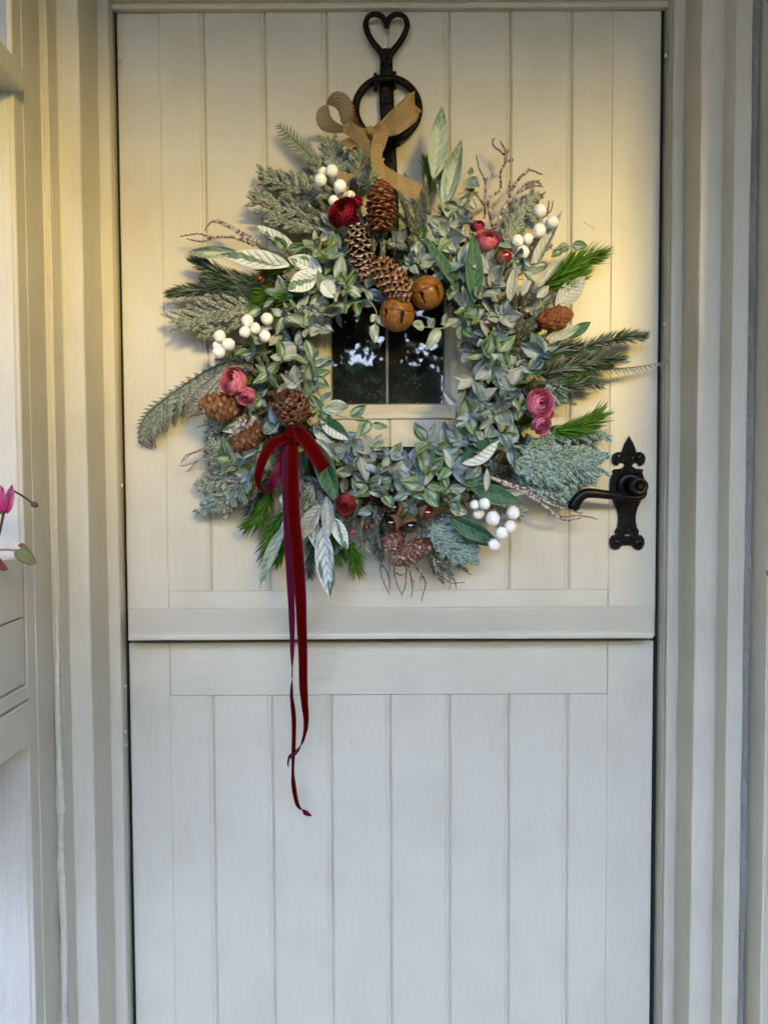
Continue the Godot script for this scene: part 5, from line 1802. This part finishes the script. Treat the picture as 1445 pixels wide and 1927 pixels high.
	# twigs
	twig([[[927, 432, 0.045], [918, 376, 0.040], [940, 358, 0.04], [942, 324, 0.036], [952, 302, 0.034], [946, 288, 0.032], [930, 276, 0.03], [926, 266, 0.03], [931, 260, 0.03]], [[952, 302, 0.034], [950, 282, 0.034], [940, 266, 0.034]], [[951, 300, 0.034], [964, 302, 0.034], [965, 298, 0.034]], [[948, 290, 0.034], [956, 286, 0.036], [956, 282, 0.036]]], 3.0, 0.75)
	twig([[[912, 410, 0.042], [913, 346, 0.040], [902, 318, 0.038], [896, 292, 0.036]], [[913, 344, 0.04], [916, 333, 0.04]], [[913, 388, 0.042], [896, 366, 0.04], [884, 356, 0.038], [874, 358, 0.036]], [[896, 366, 0.04], [898, 360, 0.04]]], 2.6, 0.6)
	twig([[[934, 424, 0.045], [952, 386, 0.042], [976, 360, 0.040], [992, 345, 0.038], [1014, 340, 0.036]], [[976, 360, 0.04], [1002, 350, 0.04], [1022, 350, 0.038]], [[962, 356, 0.042], [976, 336, 0.040], [992, 322, 0.038], [996, 319, 0.037], [1020, 328, 0.036]], [[959, 372, 0.042], [958, 340, 0.042]], [[990, 348, 0.04], [1004, 342, 0.04], [1018, 346, 0.038]], [[984, 354, 0.04], [996, 352, 0.042], [1008, 340, 0.04]]], 3.2, 0.75)
	twig([[[930, 430, 0.05], [964, 412, 0.045], [1000, 404, 0.042], [1020, 410, 0.04], [1036, 396, 0.038], [1040, 378, 0.036]], [[1030, 402, 0.038], [1032, 378, 0.036]], [[1000, 404, 0.042], [1018, 370, 0.04], [1026, 360, 0.04]]], 2.2, 0.35)
	twig([[[492, 456, 0.055], [440, 446, 0.045], [400, 446, 0.04], [372, 440, 0.036], [340, 445, 0.030]], [[484, 452, 0.05], [446, 432, 0.046], [410, 415, 0.042], [394, 421, 0.04], [386, 434, 0.038]], [[400, 446, 0.04], [380, 454, 0.036], [352, 450, 0.032]], [[470, 452, 0.05], [424, 424, 0.046], [400, 418, 0.044]], [[478, 462, 0.05], [440, 446, 0.048], [426, 446, 0.046]]], 2.8, 0.85)
	twig([[[470, 800, 0.085], [456, 792, 0.088], [440, 812, 0.085], [430, 826, 0.08]], [[480, 784, 0.088], [470, 800, 0.09], [452, 818, 0.09]]], 4.4, 1.0)
	twig([[[408, 836, 0.04], [380, 846, 0.036], [350, 858, 0.032], [341, 872, 0.028]], [[404, 840, 0.04], [372, 868, 0.034], [360, 880, 0.03], [352, 888, 0.03]], [[372, 868, 0.034], [356, 874, 0.03], [338, 878, 0.028]], [[392, 848, 0.04], [366, 852, 0.036], [344, 868, 0.03]]], 1.7, 0.6)
	twig([[[384, 778, 0.05], [360, 784, 0.045], [350, 794, 0.04]], [[362, 784, 0.045], [354, 774, 0.04]], [[400, 802, 0.05], [384, 800, 0.045], [370, 806, 0.04]]], 1.4, 0.3)
	twig([[[722, 1040, 0.045], [716, 1070, 0.04], [722, 1096, 0.036], [733, 1118, 0.03]], [[718, 1060, 0.045], [730, 1080, 0.04], [734, 1108, 0.034]], [[722, 1020, 0.05], [716, 1040, 0.045], [718, 1062, 0.04]]], 2.0, 0.6)
	twig([[[744, 1056, 0.05], [742, 1080, 0.045], [750, 1106, 0.04], [757, 1121, 0.034]], [[743, 1078, 0.045], [754, 1082, 0.045], [760, 1080, 0.044]]], 2.0, 0.6)
	twig([[[766, 1056, 0.05], [764, 1084, 0.045], [762, 1106, 0.04], [756, 1118, 0.036]], [[768, 1060, 0.05], [774, 1090, 0.045], [776, 1108, 0.04], [774, 1124, 0.034]], [[774, 1090, 0.045], [780, 1096, 0.044]]], 2.0, 0.6)
	twig([[[776, 1058, 0.05], [792, 1078, 0.045], [800, 1096, 0.04], [798, 1112, 0.036], [792, 1133, 0.03]], [[794, 1082, 0.045], [790, 1092, 0.044]]], 2.2, 0.6)
	twig([[[812, 1046, 0.05], [826, 1076, 0.045], [846, 1096, 0.04], [874, 1096, 0.036]], [[830, 1080, 0.045], [854, 1090, 0.042], [858, 1108, 0.04]], [[820, 1056, 0.048], [846, 1058, 0.045], [866, 1070, 0.04], [886, 1082, 0.034]], [[816, 1050, 0.05], [822, 1082, 0.045], [836, 1092, 0.042]]], 2.0, 0.55)
	twig([[[922, 898, 0.075], [958, 914, 0.070], [1000, 936, 0.062], [1030, 956, 0.056], [1056, 972, 0.05], [1090, 970, 0.046], [1124, 977, 0.042]], [[996, 928, 0.064], [1030, 946, 0.058], [1064, 958, 0.052], [1096, 966, 0.048]], [[1030, 956, 0.056], [1060, 978, 0.05], [1094, 974, 0.046]], [[940, 904, 0.074], [976, 916, 0.068], [1020, 928, 0.06], [1060, 948, 0.055]]], 3.0, 0.9)

func wreath_leaves() -> void:
	# kind, base, tip, half width, z at base and tip, roll, sideways sweep, bend
	var list := [
		["pale", 815, 338, 830, 205, 20, 0.060, 0.050, 0.15, 0.0, 0.05], ["pale", 836, 396, 869, 268, 18, 0.066, 0.056, -0.2, 0.0, 0.05], ["pale", 842, 410, 820, 346, 11, 0.068, 0.06, 0.3, 0.0, 0.05], ["dark", 822, 340, 850, 288, 6, 0.045, 0.04, 0.8, 0.0, 0.05],
		["pale", 448, 474, 356, 474, 12, 0.062, 0.050, -0.35, 0.03, 0.05], ["white", 546, 500, 420, 484, 19, 0.080, 0.066, 0.15, -0.07, 0.06], ["white", 560, 474, 474, 426, 12, 0.070, 0.056, 0.5, -0.05, 0.06],
		["white", 606, 512, 542, 486, 18, 0.108, 0.106, 0.1, 0.0, 0.05], ["white", 597, 514, 541, 547, 20, 0.110, 0.110, -0.1, -0.05, 0.05], ["white", 606, 530, 632, 562, 15, 0.114, 0.116, 0.1, 0.0, 0.1],
		["dark", 862, 546, 793, 446, 12, 0.104, 0.098, 0.25, -0.09, 0.05], ["dark", 892, 570, 887, 442, 18, 0.112, 0.112, 0.1, 0.0, 0.06], ["pale", 870, 580, 852, 540, 8, 0.10, 0.09, 0.2, 0.0, 0.05],
		["grey", 958, 570, 971, 496, 10, 0.112, 0.108, -0.3, 0.03, 0.05], ["grey", 999, 516, 1058, 402, 12, 0.072, 0.060, -0.5, 0.05, 0.05], ["grey", 1014, 540, 1057, 486, 10, 0.074, 0.064, -0.4, 0.05, 0.05], ["grey", 1044, 576, 1099, 521, 20, 0.050, 0.044, 0.1, 0.06, 0.05], ["grey", 982, 556, 992, 518, 8, 0.09, 0.09, 0.2, 0.0, 0.05], ["grey", 1010, 560, 1032, 538, 9, 0.08, 0.08, 0.2, 0.0, 0.05],
		["dark", 1062, 634, 1110, 606, 12, 0.050, 0.044, 0.3, 0.0, 0.05], ["pale", 1036, 640, 1091, 614, 12, 0.062, 0.055, -0.2, 0.0, 0.05], ["grey", 1030, 642, 1064, 612, 9, 0.064, 0.06, 0.4, 0.0, 0.05], ["pale", 1046, 650, 1080, 656, 11, 0.05, 0.045, 0.3, 0.0, 0.05],
		["split", 869, 872, 938, 828, 22, 0.122, 0.116, 0.1, -0.03, 0.05], ["dark", 856, 894, 916, 902, 17, 0.104, 0.098, 0.15, 0.04, 0.05], ["dark", 886, 916, 980, 946, 18, 0.098, 0.084, 0.1, 0.0, 0.05], ["dark", 846, 974, 934, 1017, 18, 0.070, 0.056, 0.2, 0.0, 0.05], ["grey", 914, 924, 915, 880, 7, 0.11, 0.114, 0.2, 0.0, 0.05], ["grey", 940, 926, 994, 922, 9, 0.08, 0.074, 0.6, 0.0, 0.05], ["white", 846, 952, 878, 966, 11, 0.085, 0.08, 0.2, 0.0, 0.05],
		["split", 590, 800, 628, 834, 13, 0.092, 0.10, 0.2, 0.0, 0.05], ["split", 604, 790, 660, 829, 16, 0.100, 0.108, 0.0, 0.0, 0.05], ["dark", 596, 834, 636, 948, 20, 0.104, 0.098, 0.1, -0.06, 0.05], ["dark", 566, 850, 572, 892, 11, 0.10, 0.098, 0.2, 0.0, 0.05], ["pale", 596, 826, 632, 860, 11, 0.098, 0.104, 0.3, 0.0, 0.05],
		["grey", 602, 950, 566, 1018, 16, 0.078, 0.066, 0.15, 0.04, 0.05], ["grey", 615, 934, 618, 1012, 13, 0.086, 0.080, -0.1, 0.0, 0.05], ["white", 624, 972, 654, 1034, 14, 0.080, 0.072, -0.2, 0.0, 0.05], ["white", 606, 990, 624, 1128, 19, 0.074, 0.050, 0.0, 0.07, 0.04], ["pale", 538, 990, 492, 1106, 13, 0.060, 0.038, 0.4, -0.07, 0.04], ["white", 470, 800, 420, 812, 12, 0.07, 0.06, 0.3, 0.0, 0.05], ["grey", 560, 960, 528, 1020, 13, 0.06, 0.05, 0.3, 0.0, 0.05], ["white", 590, 960, 596, 1034, 13, 0.07, 0.06, 0.2, 0.0, 0.05], ["white", 900, 930, 960, 944, 12, 0.075, 0.07, 0.3, 0.0, 0.05], ["white", 655, 765, 606, 770, 15, 0.10, 0.096, 0.5, 0.0, 0.1],
		["pale", 606, 770, 658, 762, 14, 0.100, 0.104, 0.3, 0.0, 0.12],
		["dark", 880, 1008, 926, 1026, 7, 0.05, 0.045, 0.6, 0.0, 0.05], ["pale", 600, 1020, 570, 950, 12, 0.06, 0.06, 0.4, 0.0, 0.05],
	]
	for l in list:
		broad(l[0], l[1], l[2], l[3], l[4], l[5], l[6], l[7], l[8], l[9], l[10])

func wreath_rosettes() -> void:
	# px, py, z, leaves, length in px, kinds
	var pale := [0, 0, 1, 0, 3]
	var lime := [0, 1, 1]
	var blue := [2, 0, 2, 1, 3]
	var mixed := [0, 1, 2, 1]
	var list := [
		# top left and left
		[613, 491, 0.098, 4, 34, pale], [637, 530, 0.104, 5, 34, pale], [593, 463, 0.088, 4, 32, lime], [626, 478, 0.096, 4, 34, lime], [632, 436, 0.088, 4, 34, pale], [606, 552, 0.100, 5, 34, pale], [654, 540, 0.108, 5, 32, lime], [690, 545, 0.106, 4, 34, [0, 2]], [616, 590, 0.098, 5, 42, [3, 3, 0]], [644, 574, 0.098, 4, 38, lime], [588, 584, 0.09, 4, 34, pale], [494, 580, 0.078, 3, 36, pale], [534, 594, 0.082, 4, 32, pale], [580, 616, 0.086, 4, 36, pale], [600, 612, 0.088, 4, 38, [3, 0]], [531, 676, 0.084, 4, 34, lime], [504, 702, 0.084, 4, 34, lime], [588, 690, 0.092, 4, 34, mixed], [588, 722, 0.098, 4, 36, mixed], [556, 722, 0.090, 4, 34, pale], [582, 742, 0.100, 4, 36, [0, 0, 1]], [520, 800, 0.102, 6, 34, [2, 0]], [446, 880, 0.074, 5, 34, mixed], [470, 892, 0.08, 5, 34, mixed], [434, 862, 0.068, 4, 34, lime], [484, 850, 0.08, 4, 32, mixed], [600, 760, 0.096, 4, 32, mixed], [606, 796, 0.09, 4, 30, mixed],
		[560, 652, 0.075, 4, 32, [3, 2]], [560, 590, 0.088, 4, 32, pale], [484, 632, 0.08, 3, 32, pale], [540, 470, 0.075, 3, 30, lime], [664, 500, 0.085, 4, 30, [2, 0]], [670, 566, 0.096, 4, 30, pale],
		# bottom
		[652, 851, 0.094, 5, 32, blue], [678, 858, 0.098, 5, 34, blue], [699, 842, 0.092, 5, 34, blue], [732, 858, 0.098, 5, 34, blue], [747, 876, 0.100, 4, 36, [2, 3]], [770, 886, 0.100, 5, 36, blue], [792, 882, 0.098, 4, 32, blue], [815, 884, 0.102, 5, 34, mixed], [739, 902, 0.102, 5, 38, blue], [693, 916, 0.104, 5, 36, mixed], [712, 890, 0.100, 5, 34, mixed], [801, 916, 0.104, 5, 38, mixed], [842, 920, 0.104, 5, 36, lime], [829, 866, 0.104, 5, 36, mixed], [804, 832, 0.096, 5, 42, [2, 2, 1]], [826, 838, 0.098, 4, 36, mixed], [770, 918, 0.100, 4, 36, blue], [850, 946, 0.096, 5, 32, lime], [664, 888, 0.094, 5, 32, mixed], [628, 862, 0.09, 4, 30, mixed], [720, 930, 0.096, 4, 34, mixed], [640, 826, 0.088, 4, 28, blue], [672, 930, 0.09, 3, 28, mixed], 
		# right
		[872, 612, 0.094, 5, 38, [1, 0]], [919, 634, 0.104, 6, 42, blue], [915, 666, 0.108, 5, 38, lime], [940, 664, 0.104, 4, 40, [1, 0]], [891, 716, 0.106, 6, 42, [2, 2, 3]], [934, 772, 0.112, 8, 40, [2, 2, 0]], [884, 780, 0.110, 6, 36, [2, 2, 1]], [862, 762, 0.100, 5, 38, [2, 3]], [947, 594, 0.100, 5, 36, [2, 3]], [948, 724, 0.100, 4, 34, [0, 3]], [913, 826, 0.108, 5, 36, mixed], [892, 846, 0.108, 5, 36, mixed], [870, 828, 0.104, 5, 34, blue], [962, 838, 0.104, 4, 36, [2, 0]], [852, 882, 0.106, 5, 36, mixed], [944, 816, 0.104, 5, 34, mixed], [1022, 668, 0.082, 6, 40, [2, 2, 0]], [990, 700, 0.082, 5, 32, lime], [926, 700, 0.1, 5, 32, blue], [968, 688, 0.09, 4, 32, pale], [900, 754, 0.1, 5, 34, blue], [962, 746, 0.098, 4, 32, mixed], [882, 808, 0.1, 5, 30, blue], [904, 868, 0.1, 4, 32, mixed], [978, 770, 0.09, 4, 32, mixed],
		# top right
		[788, 450, 0.086, 4, 34, lime], [774, 498, 0.092, 4, 32, [2, 0]], [790, 494, 0.094, 4, 30, [2, 0]], [816, 446, 0.084, 4, 30, pale], [846, 444, 0.086, 4, 32, pale], [857, 478, 0.094, 5, 34, pale], [838, 516, 0.092, 4, 34, [2, 0]], [858, 534, 0.098, 4, 32, lime], [866, 502, 0.096, 4, 34, pale], [919, 510, 0.098, 5, 36, pale], [926, 540, 0.1, 5, 38, [0, 3]], [878, 580, 0.098, 5, 36, mixed], [905, 556, 0.1, 5, 34, [3, 0]], [846, 424, 0.08, 4, 32, pale], [863, 390, 0.075, 4, 32, [1, 0]], [872, 420, 0.08, 4, 30, pale], [916, 494, 0.092, 4, 32, [0, 3]], [972, 486, 0.09, 4, 38, [1, 0]], [984, 510, 0.086, 4, 34, [2, 0]], [950, 530, 0.092, 4, 34, [3, 0]], [888, 468, 0.09, 4, 30, pale], [936, 460, 0.084, 3, 28, pale], [904, 590, 0.098, 4, 34, blue], [938, 616, 0.094, 4, 34, blue],
	]
	for r in list:
		rosette(r[0], r[1], r[2], r[3], r[4], r[5])
	# a second, deeper layer all round the ring
	for k in 70:
		var a := TAU * k / 70.0 + rnd(-0.06, 0.06)
		var rr := rnd(150, 262)
		rosette(735 + sin(a) * rr, 704 - cos(a) * rr, rnd(0.055, 0.078), 4, rnd(24, 34), [[2, 3], [0, 2], [1, 2], [3, 0]][k % 4])
	# loose sprays that reach across the window and out past the rim
	var o := wreath.position
	for q in [
		[[[690, 556, 0.102], [708, 586, 0.108], [706, 610, 0.110]], [[706, 610, 704, 645, 10, 0], [707, 592, 698, 606, 7, 0], [709, 594, 724, 612, 8, 0]]],
		[[[860, 606, 0.098], [832, 618, 0.104], [798, 615, 0.106]], [[798, 615, 773, 614, 11, 0], [806, 614, 820, 600, 9, 0], [826, 618, 806, 657, 12, 0], [834, 612, 842, 588, 6, 0]]],
		[[[600, 770, 0.098], [650, 786, 0.085], [690, 790, 0.078], [702, 802, 0.074]], [[700, 800, 730, 802, 8, 1], [694, 792, 676, 824, 14, 1], [668, 788, 686, 788, 6, 2], [660, 784, 690, 762, 11, 1]]],
		[[[660, 824, 0.08], [690, 828, 0.076], [712, 838, 0.074]], [[704, 834, 720, 816, 6, 3], [708, 838, 724, 826, 5, 3]]],
		[[[548, 700, 0.08], [582, 686, 0.092], [594, 690, 0.094]], [[590, 686, 624, 674, 11, 0], [588, 686, 572, 690, 8, 0], [576, 640, 590, 690, 9, 1]]],
		[[[560, 720, 0.085], [580, 706, 0.094], [592, 710, 0.096]], [[590, 706, 623, 698, 10, 1], [588, 712, 622, 730, 13, 1], [582, 722, 556, 722, 10, 0]]],
		[[[1040, 470, 0.05], [1064, 464, 0.045], [1076, 462, 0.042]], [[1076, 462, 1106, 462, 10, 1], [1070, 463, 1048, 470, 10, 1], [1056, 468, 1040, 482, 9, 1]]],
		[[[640, 430, 0.07], [660, 440, 0.08]], [[634, 432, 600, 452, 12, 0], [632, 426, 602, 404, 11, 0], [622, 470, 634, 440, 11, 1]]],
		[[[862, 366, 0.06], [878, 356, 0.05], [884, 330, 0.045]], [[884, 330, 886, 314, 6, 0], [876, 338, 902, 358, 14, 0], [872, 372, 896, 392, 11, 0], [864, 372, 880, 396, 9, 0]]],
	]:
		var p0 := pixels(q[0])
		var sp := node("leaf_sprig", wreath, shift(p0[0] - o))
		for i in p0.size(): p0[i] -= o + sp.position
		var st := MB.new()
		st.tube(spline(p0, 6), [0.0010, 0.0008], 5, [], Color(0.30, 0.28, 0.21))
		put("stem", st.mesh(), M.leaf, sp)
		var zz: float = q[0][q[0].size() - 1][2]
		for l in q[1]:
			single(l[0], l[1], l[2], l[3], zz, zz + 0.004, l[4], l[5], sp, o + sp.position, rnd(-0.3, 0.3))

func wreath_trinkets() -> void:
	# pine cones
	var b0 := Color(0.055, 0.018, 0.008)
	var b1 := Color(0.150, 0.052, 0.020)
	var lip := Color(0.33, 0.165, 0.075)
	pine_cone(716, 438, 0.104, 717, 341, 0.110, 52, 84, 0.34, b0, Color(0.15, 0.042, 0.012), Color(0.245, 0.096, 0.042), 0.10, false, 0.0, 0.66)
	pine_cone(667, 424, 0.108, 686, 524, 0.128, 48, 92, 0.22, b0, Color(0.10, 0.032, 0.014), Color(0.230, 0.122, 0.078), 0.34, false, 0.0, 0.66)
	pine_cone(705, 490, 0.112, 766, 560, 0.134, 58, 100, 0.12, Color(0.05, 0.018, 0.008), Color(0.17, 0.075, 0.030), Color(0.331, 0.186, 0.099), 0.14, true, -0.25, 0.46)
	pine_cone(556, 792, 0.104, 541, 747, 0.150, 66, 110, 0.06, Color(0.03, 0.009, 0.005), Color(0.105, 0.030, 0.011), Color(0.202, 0.080, 0.037), 0.12, true, -0.62, 0.62)
	pine_cone(458, 772, 0.086, 380, 760, 0.088, 60, 56, -0.05, Color(0.05, 0.02, 0.009), Color(0.17, 0.072, 0.028), Color(0.216, 0.099, 0.045), 0.10, true, -0.2, 0.50)
	pine_cone(508, 804, 0.086, 438, 842, 0.090, 42, 100, 0.05, Color(0.04, 0.013, 0.006), Color(0.12, 0.042, 0.016), Color(0.187, 0.080, 0.037), 0.08, false, -0.55, 0.60)
	pine_cone(1008, 610, 0.066, 1072, 591, 0.070, 52, 110, -0.22, Color(0.07, 0.020, 0.007), Color(0.22, 0.075, 0.024), Color(0.216, 0.077, 0.027), 0.0, false, -0.25, 0.36)
	pine_cone(992, 664, 0.066, 1030, 644, 0.070, 30, 60, 0.05, Color(0.05, 0.016, 0.008), Color(0.13, 0.042, 0.022), Color(0.173, 0.064, 0.030), 0.15, false)
	pine_cone(757, 994, 0.080, 728, 1034, 0.086, 40, 64, 0.10, Color(0.03, 0.010, 0.006), Color(0.13, 0.048, 0.030), Color(0.20, 0.090, 0.065), 0.24, false, -0.6, 0.62)
	pine_cone(810, 1020, 0.080, 738, 1058, 0.088, 44, 90, 0.10, Color(0.03, 0.010, 0.006), Color(0.14, 0.048, 0.028), Color(0.21, 0.092, 0.065), 0.24, false, -0.6, 0.60)
	pine_cone(746, 942, 0.070, 764, 922, 0.076, 34, 50, 0.05, Color(0.06, 0.020, 0.010), Color(0.17, 0.055, 0.025), Color(0.202, 0.077, 0.036), 0.1, false)
	# flowers
	var pk0 := Color(0.30, 0.030, 0.075)
	var pk1 := Color(0.62, 0.155, 0.235)
	bloom(644, 398, 0.098, 27, Vector3(-0.35, 0.25, 0.9), 30, Color(0.11, 0.003, 0.009), Color(0.30, 0.016, 0.035), 0.8, 0.1)
	bloom(662, 414, 0.104, 15, Vector3(0.25, -0.2, 0.95), 14, Color(0.15, 0.004, 0.014), Color(0.33, 0.03, 0.075), 1.0, 0.2)
	bloom(672, 378, 0.090, 13, Vector3(0.4, 0.6, 0.6), 10, Color(0.14, 0.004, 0.012), Color(0.30, 0.010, 0.025), 1.0, 0.5)
	bloom(917, 450, 0.090, 23, Vector3(0.1, 0.62, 0.78), 24, Color(0.24, 0.008, 0.035), Color(0.74, 0.22, 0.28), 1.05, 0.3)
	bloom(898, 424, 0.060, 15, Vector3(0.1, 0.8, 0.6), 12, Color(0.17, 0.008, 0.025), Color(0.40, 0.06, 0.11), 1.0, 0.5)
	bloom(438, 717, 0.094, 26, Vector3(-0.5, 0.22, 0.84), 30, Color(0.26, 0.016, 0.055), Color(0.74, 0.25, 0.33), 1.1, 0.3)
	bloom(464, 746, 0.098, 17, Vector3(-0.1, -0.5, 0.85), 20, Color(0.24, 0.016, 0.055), Color(0.72, 0.22, 0.32), 1.15, 0.5)
	bloom(1017, 760, 0.092, 27, Vector3(0.34, 0.05, 0.94), 34, Color(0.30, 0.012, 0.07), Color(0.86, 0.30, 0.45), 0.9, 0.1)
	bloom(1032, 778, 0.080, 14, Vector3(0.6, -0.1, 0.7), 9, pk0, Color(0.52, 0.10, 0.20), 1.0, 0.2)
	bloom(1018, 800, 0.092, 18, Vector3(0.2, -0.3, 0.92), 18, Color(0.24, 0.014, 0.065), Color(0.84, 0.30, 0.46), 1.1, 0.4)
	bloom(651, 948, 0.096, 19, Vector3(-0.1, -0.3, 0.94), 30, Color(0.17, 0.005, 0.014), Color(0.48, 0.065, 0.085), 1.45, 0.35)
	bloom(664, 1004, 0.062, 7, Vector3(0.0, -0.6, 0.8), 7, pk0, Color(0.5, 0.12, 0.2), 1.2, 0.6, false, "flower_bud")
	# berries: px, py, z, radius px
	berries([[625, 322, 0.094, 11.5], [603, 339, 0.096, 11.5], [609, 325, 0.082, 10], [640, 351, 0.098, 12], [641, 363, 0.084, 10], [628, 378, 0.088, 10], [659, 368, 0.082, 9]], 652, 372, 0.066)
	berries([[466, 604, 0.098, 11], [461, 625, 0.100, 10.5], [480, 618, 0.090, 10.5], [503, 600, 0.100, 11], [499, 633, 0.100, 10.5]], 494, 648, 0.070)
	berries([[414, 633, 0.088, 11], [430, 648, 0.092, 12], [411, 651, 0.078, 10.5], [412, 663, 0.090, 12]], 452, 654, 0.060)
	berries([[1015, 397, 0.080, 12], [1039, 418, 0.080, 11.5], [1026, 421, 0.068, 10], [1014, 434, 0.086, 12]], 1008, 470, 0.056)
	berries([[973, 453, 0.090, 11.5], [992, 450, 0.082, 10], [983, 475, 0.092, 11.5]], 978, 500, 0.070)
	berries([[911, 948, 0.098, 11], [893, 950, 0.090, 9.5], [900, 967, 0.078, 10.5], [927, 976, 0.100, 13]], 930, 966, 0.062)
	berries([[965, 965, 0.088, 12], [960, 991, 0.090, 11.5], [943, 1004, 0.096, 12], [929, 1025, 0.086, 11]], 944, 970, 0.060)
	berries([[536, 940, 0.086, 10], [540, 950, 0.070, 9]], 552, 920, 0.06)
	# acorns
	acorn(948, 484, 0.110, 13, 0.95, -0.45, 0.3, Color(0.16, 0.010, 0.004))
	acorn(936, 500, 0.088, 9, 0.2, 0.9, 0.3, Color(0.15, 0.012, 0.005))
	acorn(742, 957, 0.092, 14, -0.75, -0.3, 0.55, Color(0.010, 0.003, 0.003))
	acorn(737, 984, 0.100, 14, -0.85, 0.35, 0.5, Color(0.008, 0.003, 0.003))
	acorn(771, 988, 0.100, 14, 0.25, 0.85, 0.5, Color(0.008, 0.003, 0.003))
	acorn(802, 965, 0.092, 13, 0.85, 0.3, 0.45, Color(0.075, 0.006, 0.004))
	acorn(490, 525, 0.070, 6.5, -0.4, -0.3, 0.8, Color(0.13, 0.006, 0.006))
	acorn(690, 992, 0.066, 6, 0.1, 0.5, 0.8, Color(0.13, 0.006, 0.006))

# ---------------------------------------------------------------- plants at the edges

func build_plants() -> void:
	rng.seed = 777
	var o := at(-12, 1050, 0.28)
	var cy := base("cyclamen", o)
	tag(cy, "pink cyclamen flower and green leaf poking in over the planter", "plant")
	# petals
	for q in [[4, 960, 6, 906, 13, 0.0], [14, 962, 26, 908, 9, 0.4], [-8, 960, -14, 912, 11, -0.3], [2, 966, 10, 912, 12, 0.2], [12, 964, 22, 918, 8, 0.7]]:
		var a := at(q[0], q[1], 0.30) - o
		var b := at(q[2], q[3], 0.31) - o
		var rows := []
		var cols := []
		var t := aim(a, b, q[5])
		for i in 12:
			var v := i / 11.0
			var row := PackedVector3Array()
			var cr := []
			for k in 7:
				var u := k / 6.0 * 2.0 - 1.0
				var w: float = q[4] * pxm(0.3) * pow(sin(PI * clampf(pow(v, 0.8) * 0.93 + 0.03, 0, 1)), 0.8)
				row.append(t * Vector3(u * w, v * a.distance_to(b), 0.004 * u * u + 0.006 * v * v))
				cr.append(mixc(Color(0.42, 0.004, 0.12), mixc(Color(0.62, 0.06, 0.28), Color(0.72, 0.45, 0.62), absf(u)), v * 1.1))
			rows.append(row)
			cols.append(cr)
		var mb := MB.new()
		mb.grid(rows, cols)
		put("petal", mb.mesh(), M.petal, cy)
	var st := MB.new()
	st.tube(spline(pixels([[10, 962, 0.30], [18, 924, 0.305], [34, 928, 0.306], [50, 938, 0.306], [62, 947, 0.305]]).map(func(p): return p - o), 6), [0.0016, 0.0013, 0.0011], 7, [], Color(0.05, 0.018, 0.02))
	st.tube(spline(pixels([[-20, 1036, 0.28], [10, 1034, 0.29], [36, 1036, 0.30]]).map(func(p): return p - o), 6), [0.0014], 7, [], Color(0.26, 0.11, 0.11))
	st.tube(spline(pixels([[-14, 1050, 0.27], [-2, 1010, 0.285], [8, 964, 0.298]]).map(func(p): return p - o), 6), [0.0016], 7, [], Color(0.10, 0.05, 0.03))
	put("stem", st.mesh(), M.leaf, cy)
	var bd := MB.new()
	bd.tube(PackedVector3Array([at(60, 945, 0.305) - o, at(63, 948, 0.305) - o, at(68, 951, 0.305) - o, at(72, 953, 0.305) - o]), [0.0014, 0.0032, 0.0034, 0.0012], 10, [], Color(0.10, 0.045, 0.04))
	put("bud", bd.mesh(), M.matte, cy)
	for q in [[36, 1034, 62, 1062, 17, Color(0.10, 0.14, 0.03), Color(0.16, 0.10, 0.045)], [-16, 1050, 8, 1074, 12, Color(0.09, 0.02, 0.02), Color(0.14, 0.04, 0.03)], [-14, 950, 4, 966, 9, Color(0.03, 0.08, 0.02), Color(0.04, 0.10, 0.03)]]:
		var a := at(q[0], q[1], 0.30) - o
		var b := at(q[2], q[3], 0.305) - o
		var t := aim(a, b, 0.2)
		var l := a.distance_to(b)
		var rows := []
		var cols := []
		for i in 13:
			var v := i / 12.0
			var row := PackedVector3Array()
			var cr := []
			for k in 9:
				var u := k / 8.0 * 2.0 - 1.0
				var w: float = q[4] * pxm(0.3) * pow(sin(PI * clampf(pow(v, 0.55) * 0.95 + 0.03, 0, 1)), 0.6)
				row.append(t * Vector3(u * w, (v - 0.18 * u * u * (1.0 - v)) * l, 0.003 * sin(u * 3.0) - 0.004 * v * v + noise.get_noise_2d(u * 20.0, v * 20.0) * 0.002))
				cr.append(mixc(q[5], q[6], 0.5 + noise.get_noise_2d(u * 24.0, v * 24.0) + soft(0.8, 1.0, absf(u)) * 0.4))
			rows.append(row)
			cols.append(cr)
		var mb := MB.new()
		mb.grid(rows, cols)
		put("leaf", mb.mesh(), M.leaf, cy)
	# one dark leaf at the other side
	var o2 := at(1462, 1080, 0.27)
	var pt := base("trailing_plant", o2)
	tag(pt, "dark green leaf of a plant poking in beside the grey post", "plant")
	for q in [[1466, 1092, 1434, 1076, 15], [1468, 1070, 1452, 1050, 12]]:
		var a := at(q[0], q[1], 0.27) - o2
		var b := at(q[2], q[3], 0.28) - o2
		put("leaf", broad_leaf("dark", 1), M.leaf, pt, scaled(aim(a, b, 0.2), q[4] * pxm(0.27), a.distance_to(b), a.distance_to(b)))
	var sm := MB.new()
	sm.tube(PackedVector3Array([Vector3(0.004, -0.012, 0), Vector3(0.05, -0.06, -0.01)]), [0.0015], 6, [], Color(0.07, 0.10, 0.03))
	put("stem", sm.mesh(), M.leaf, pt)
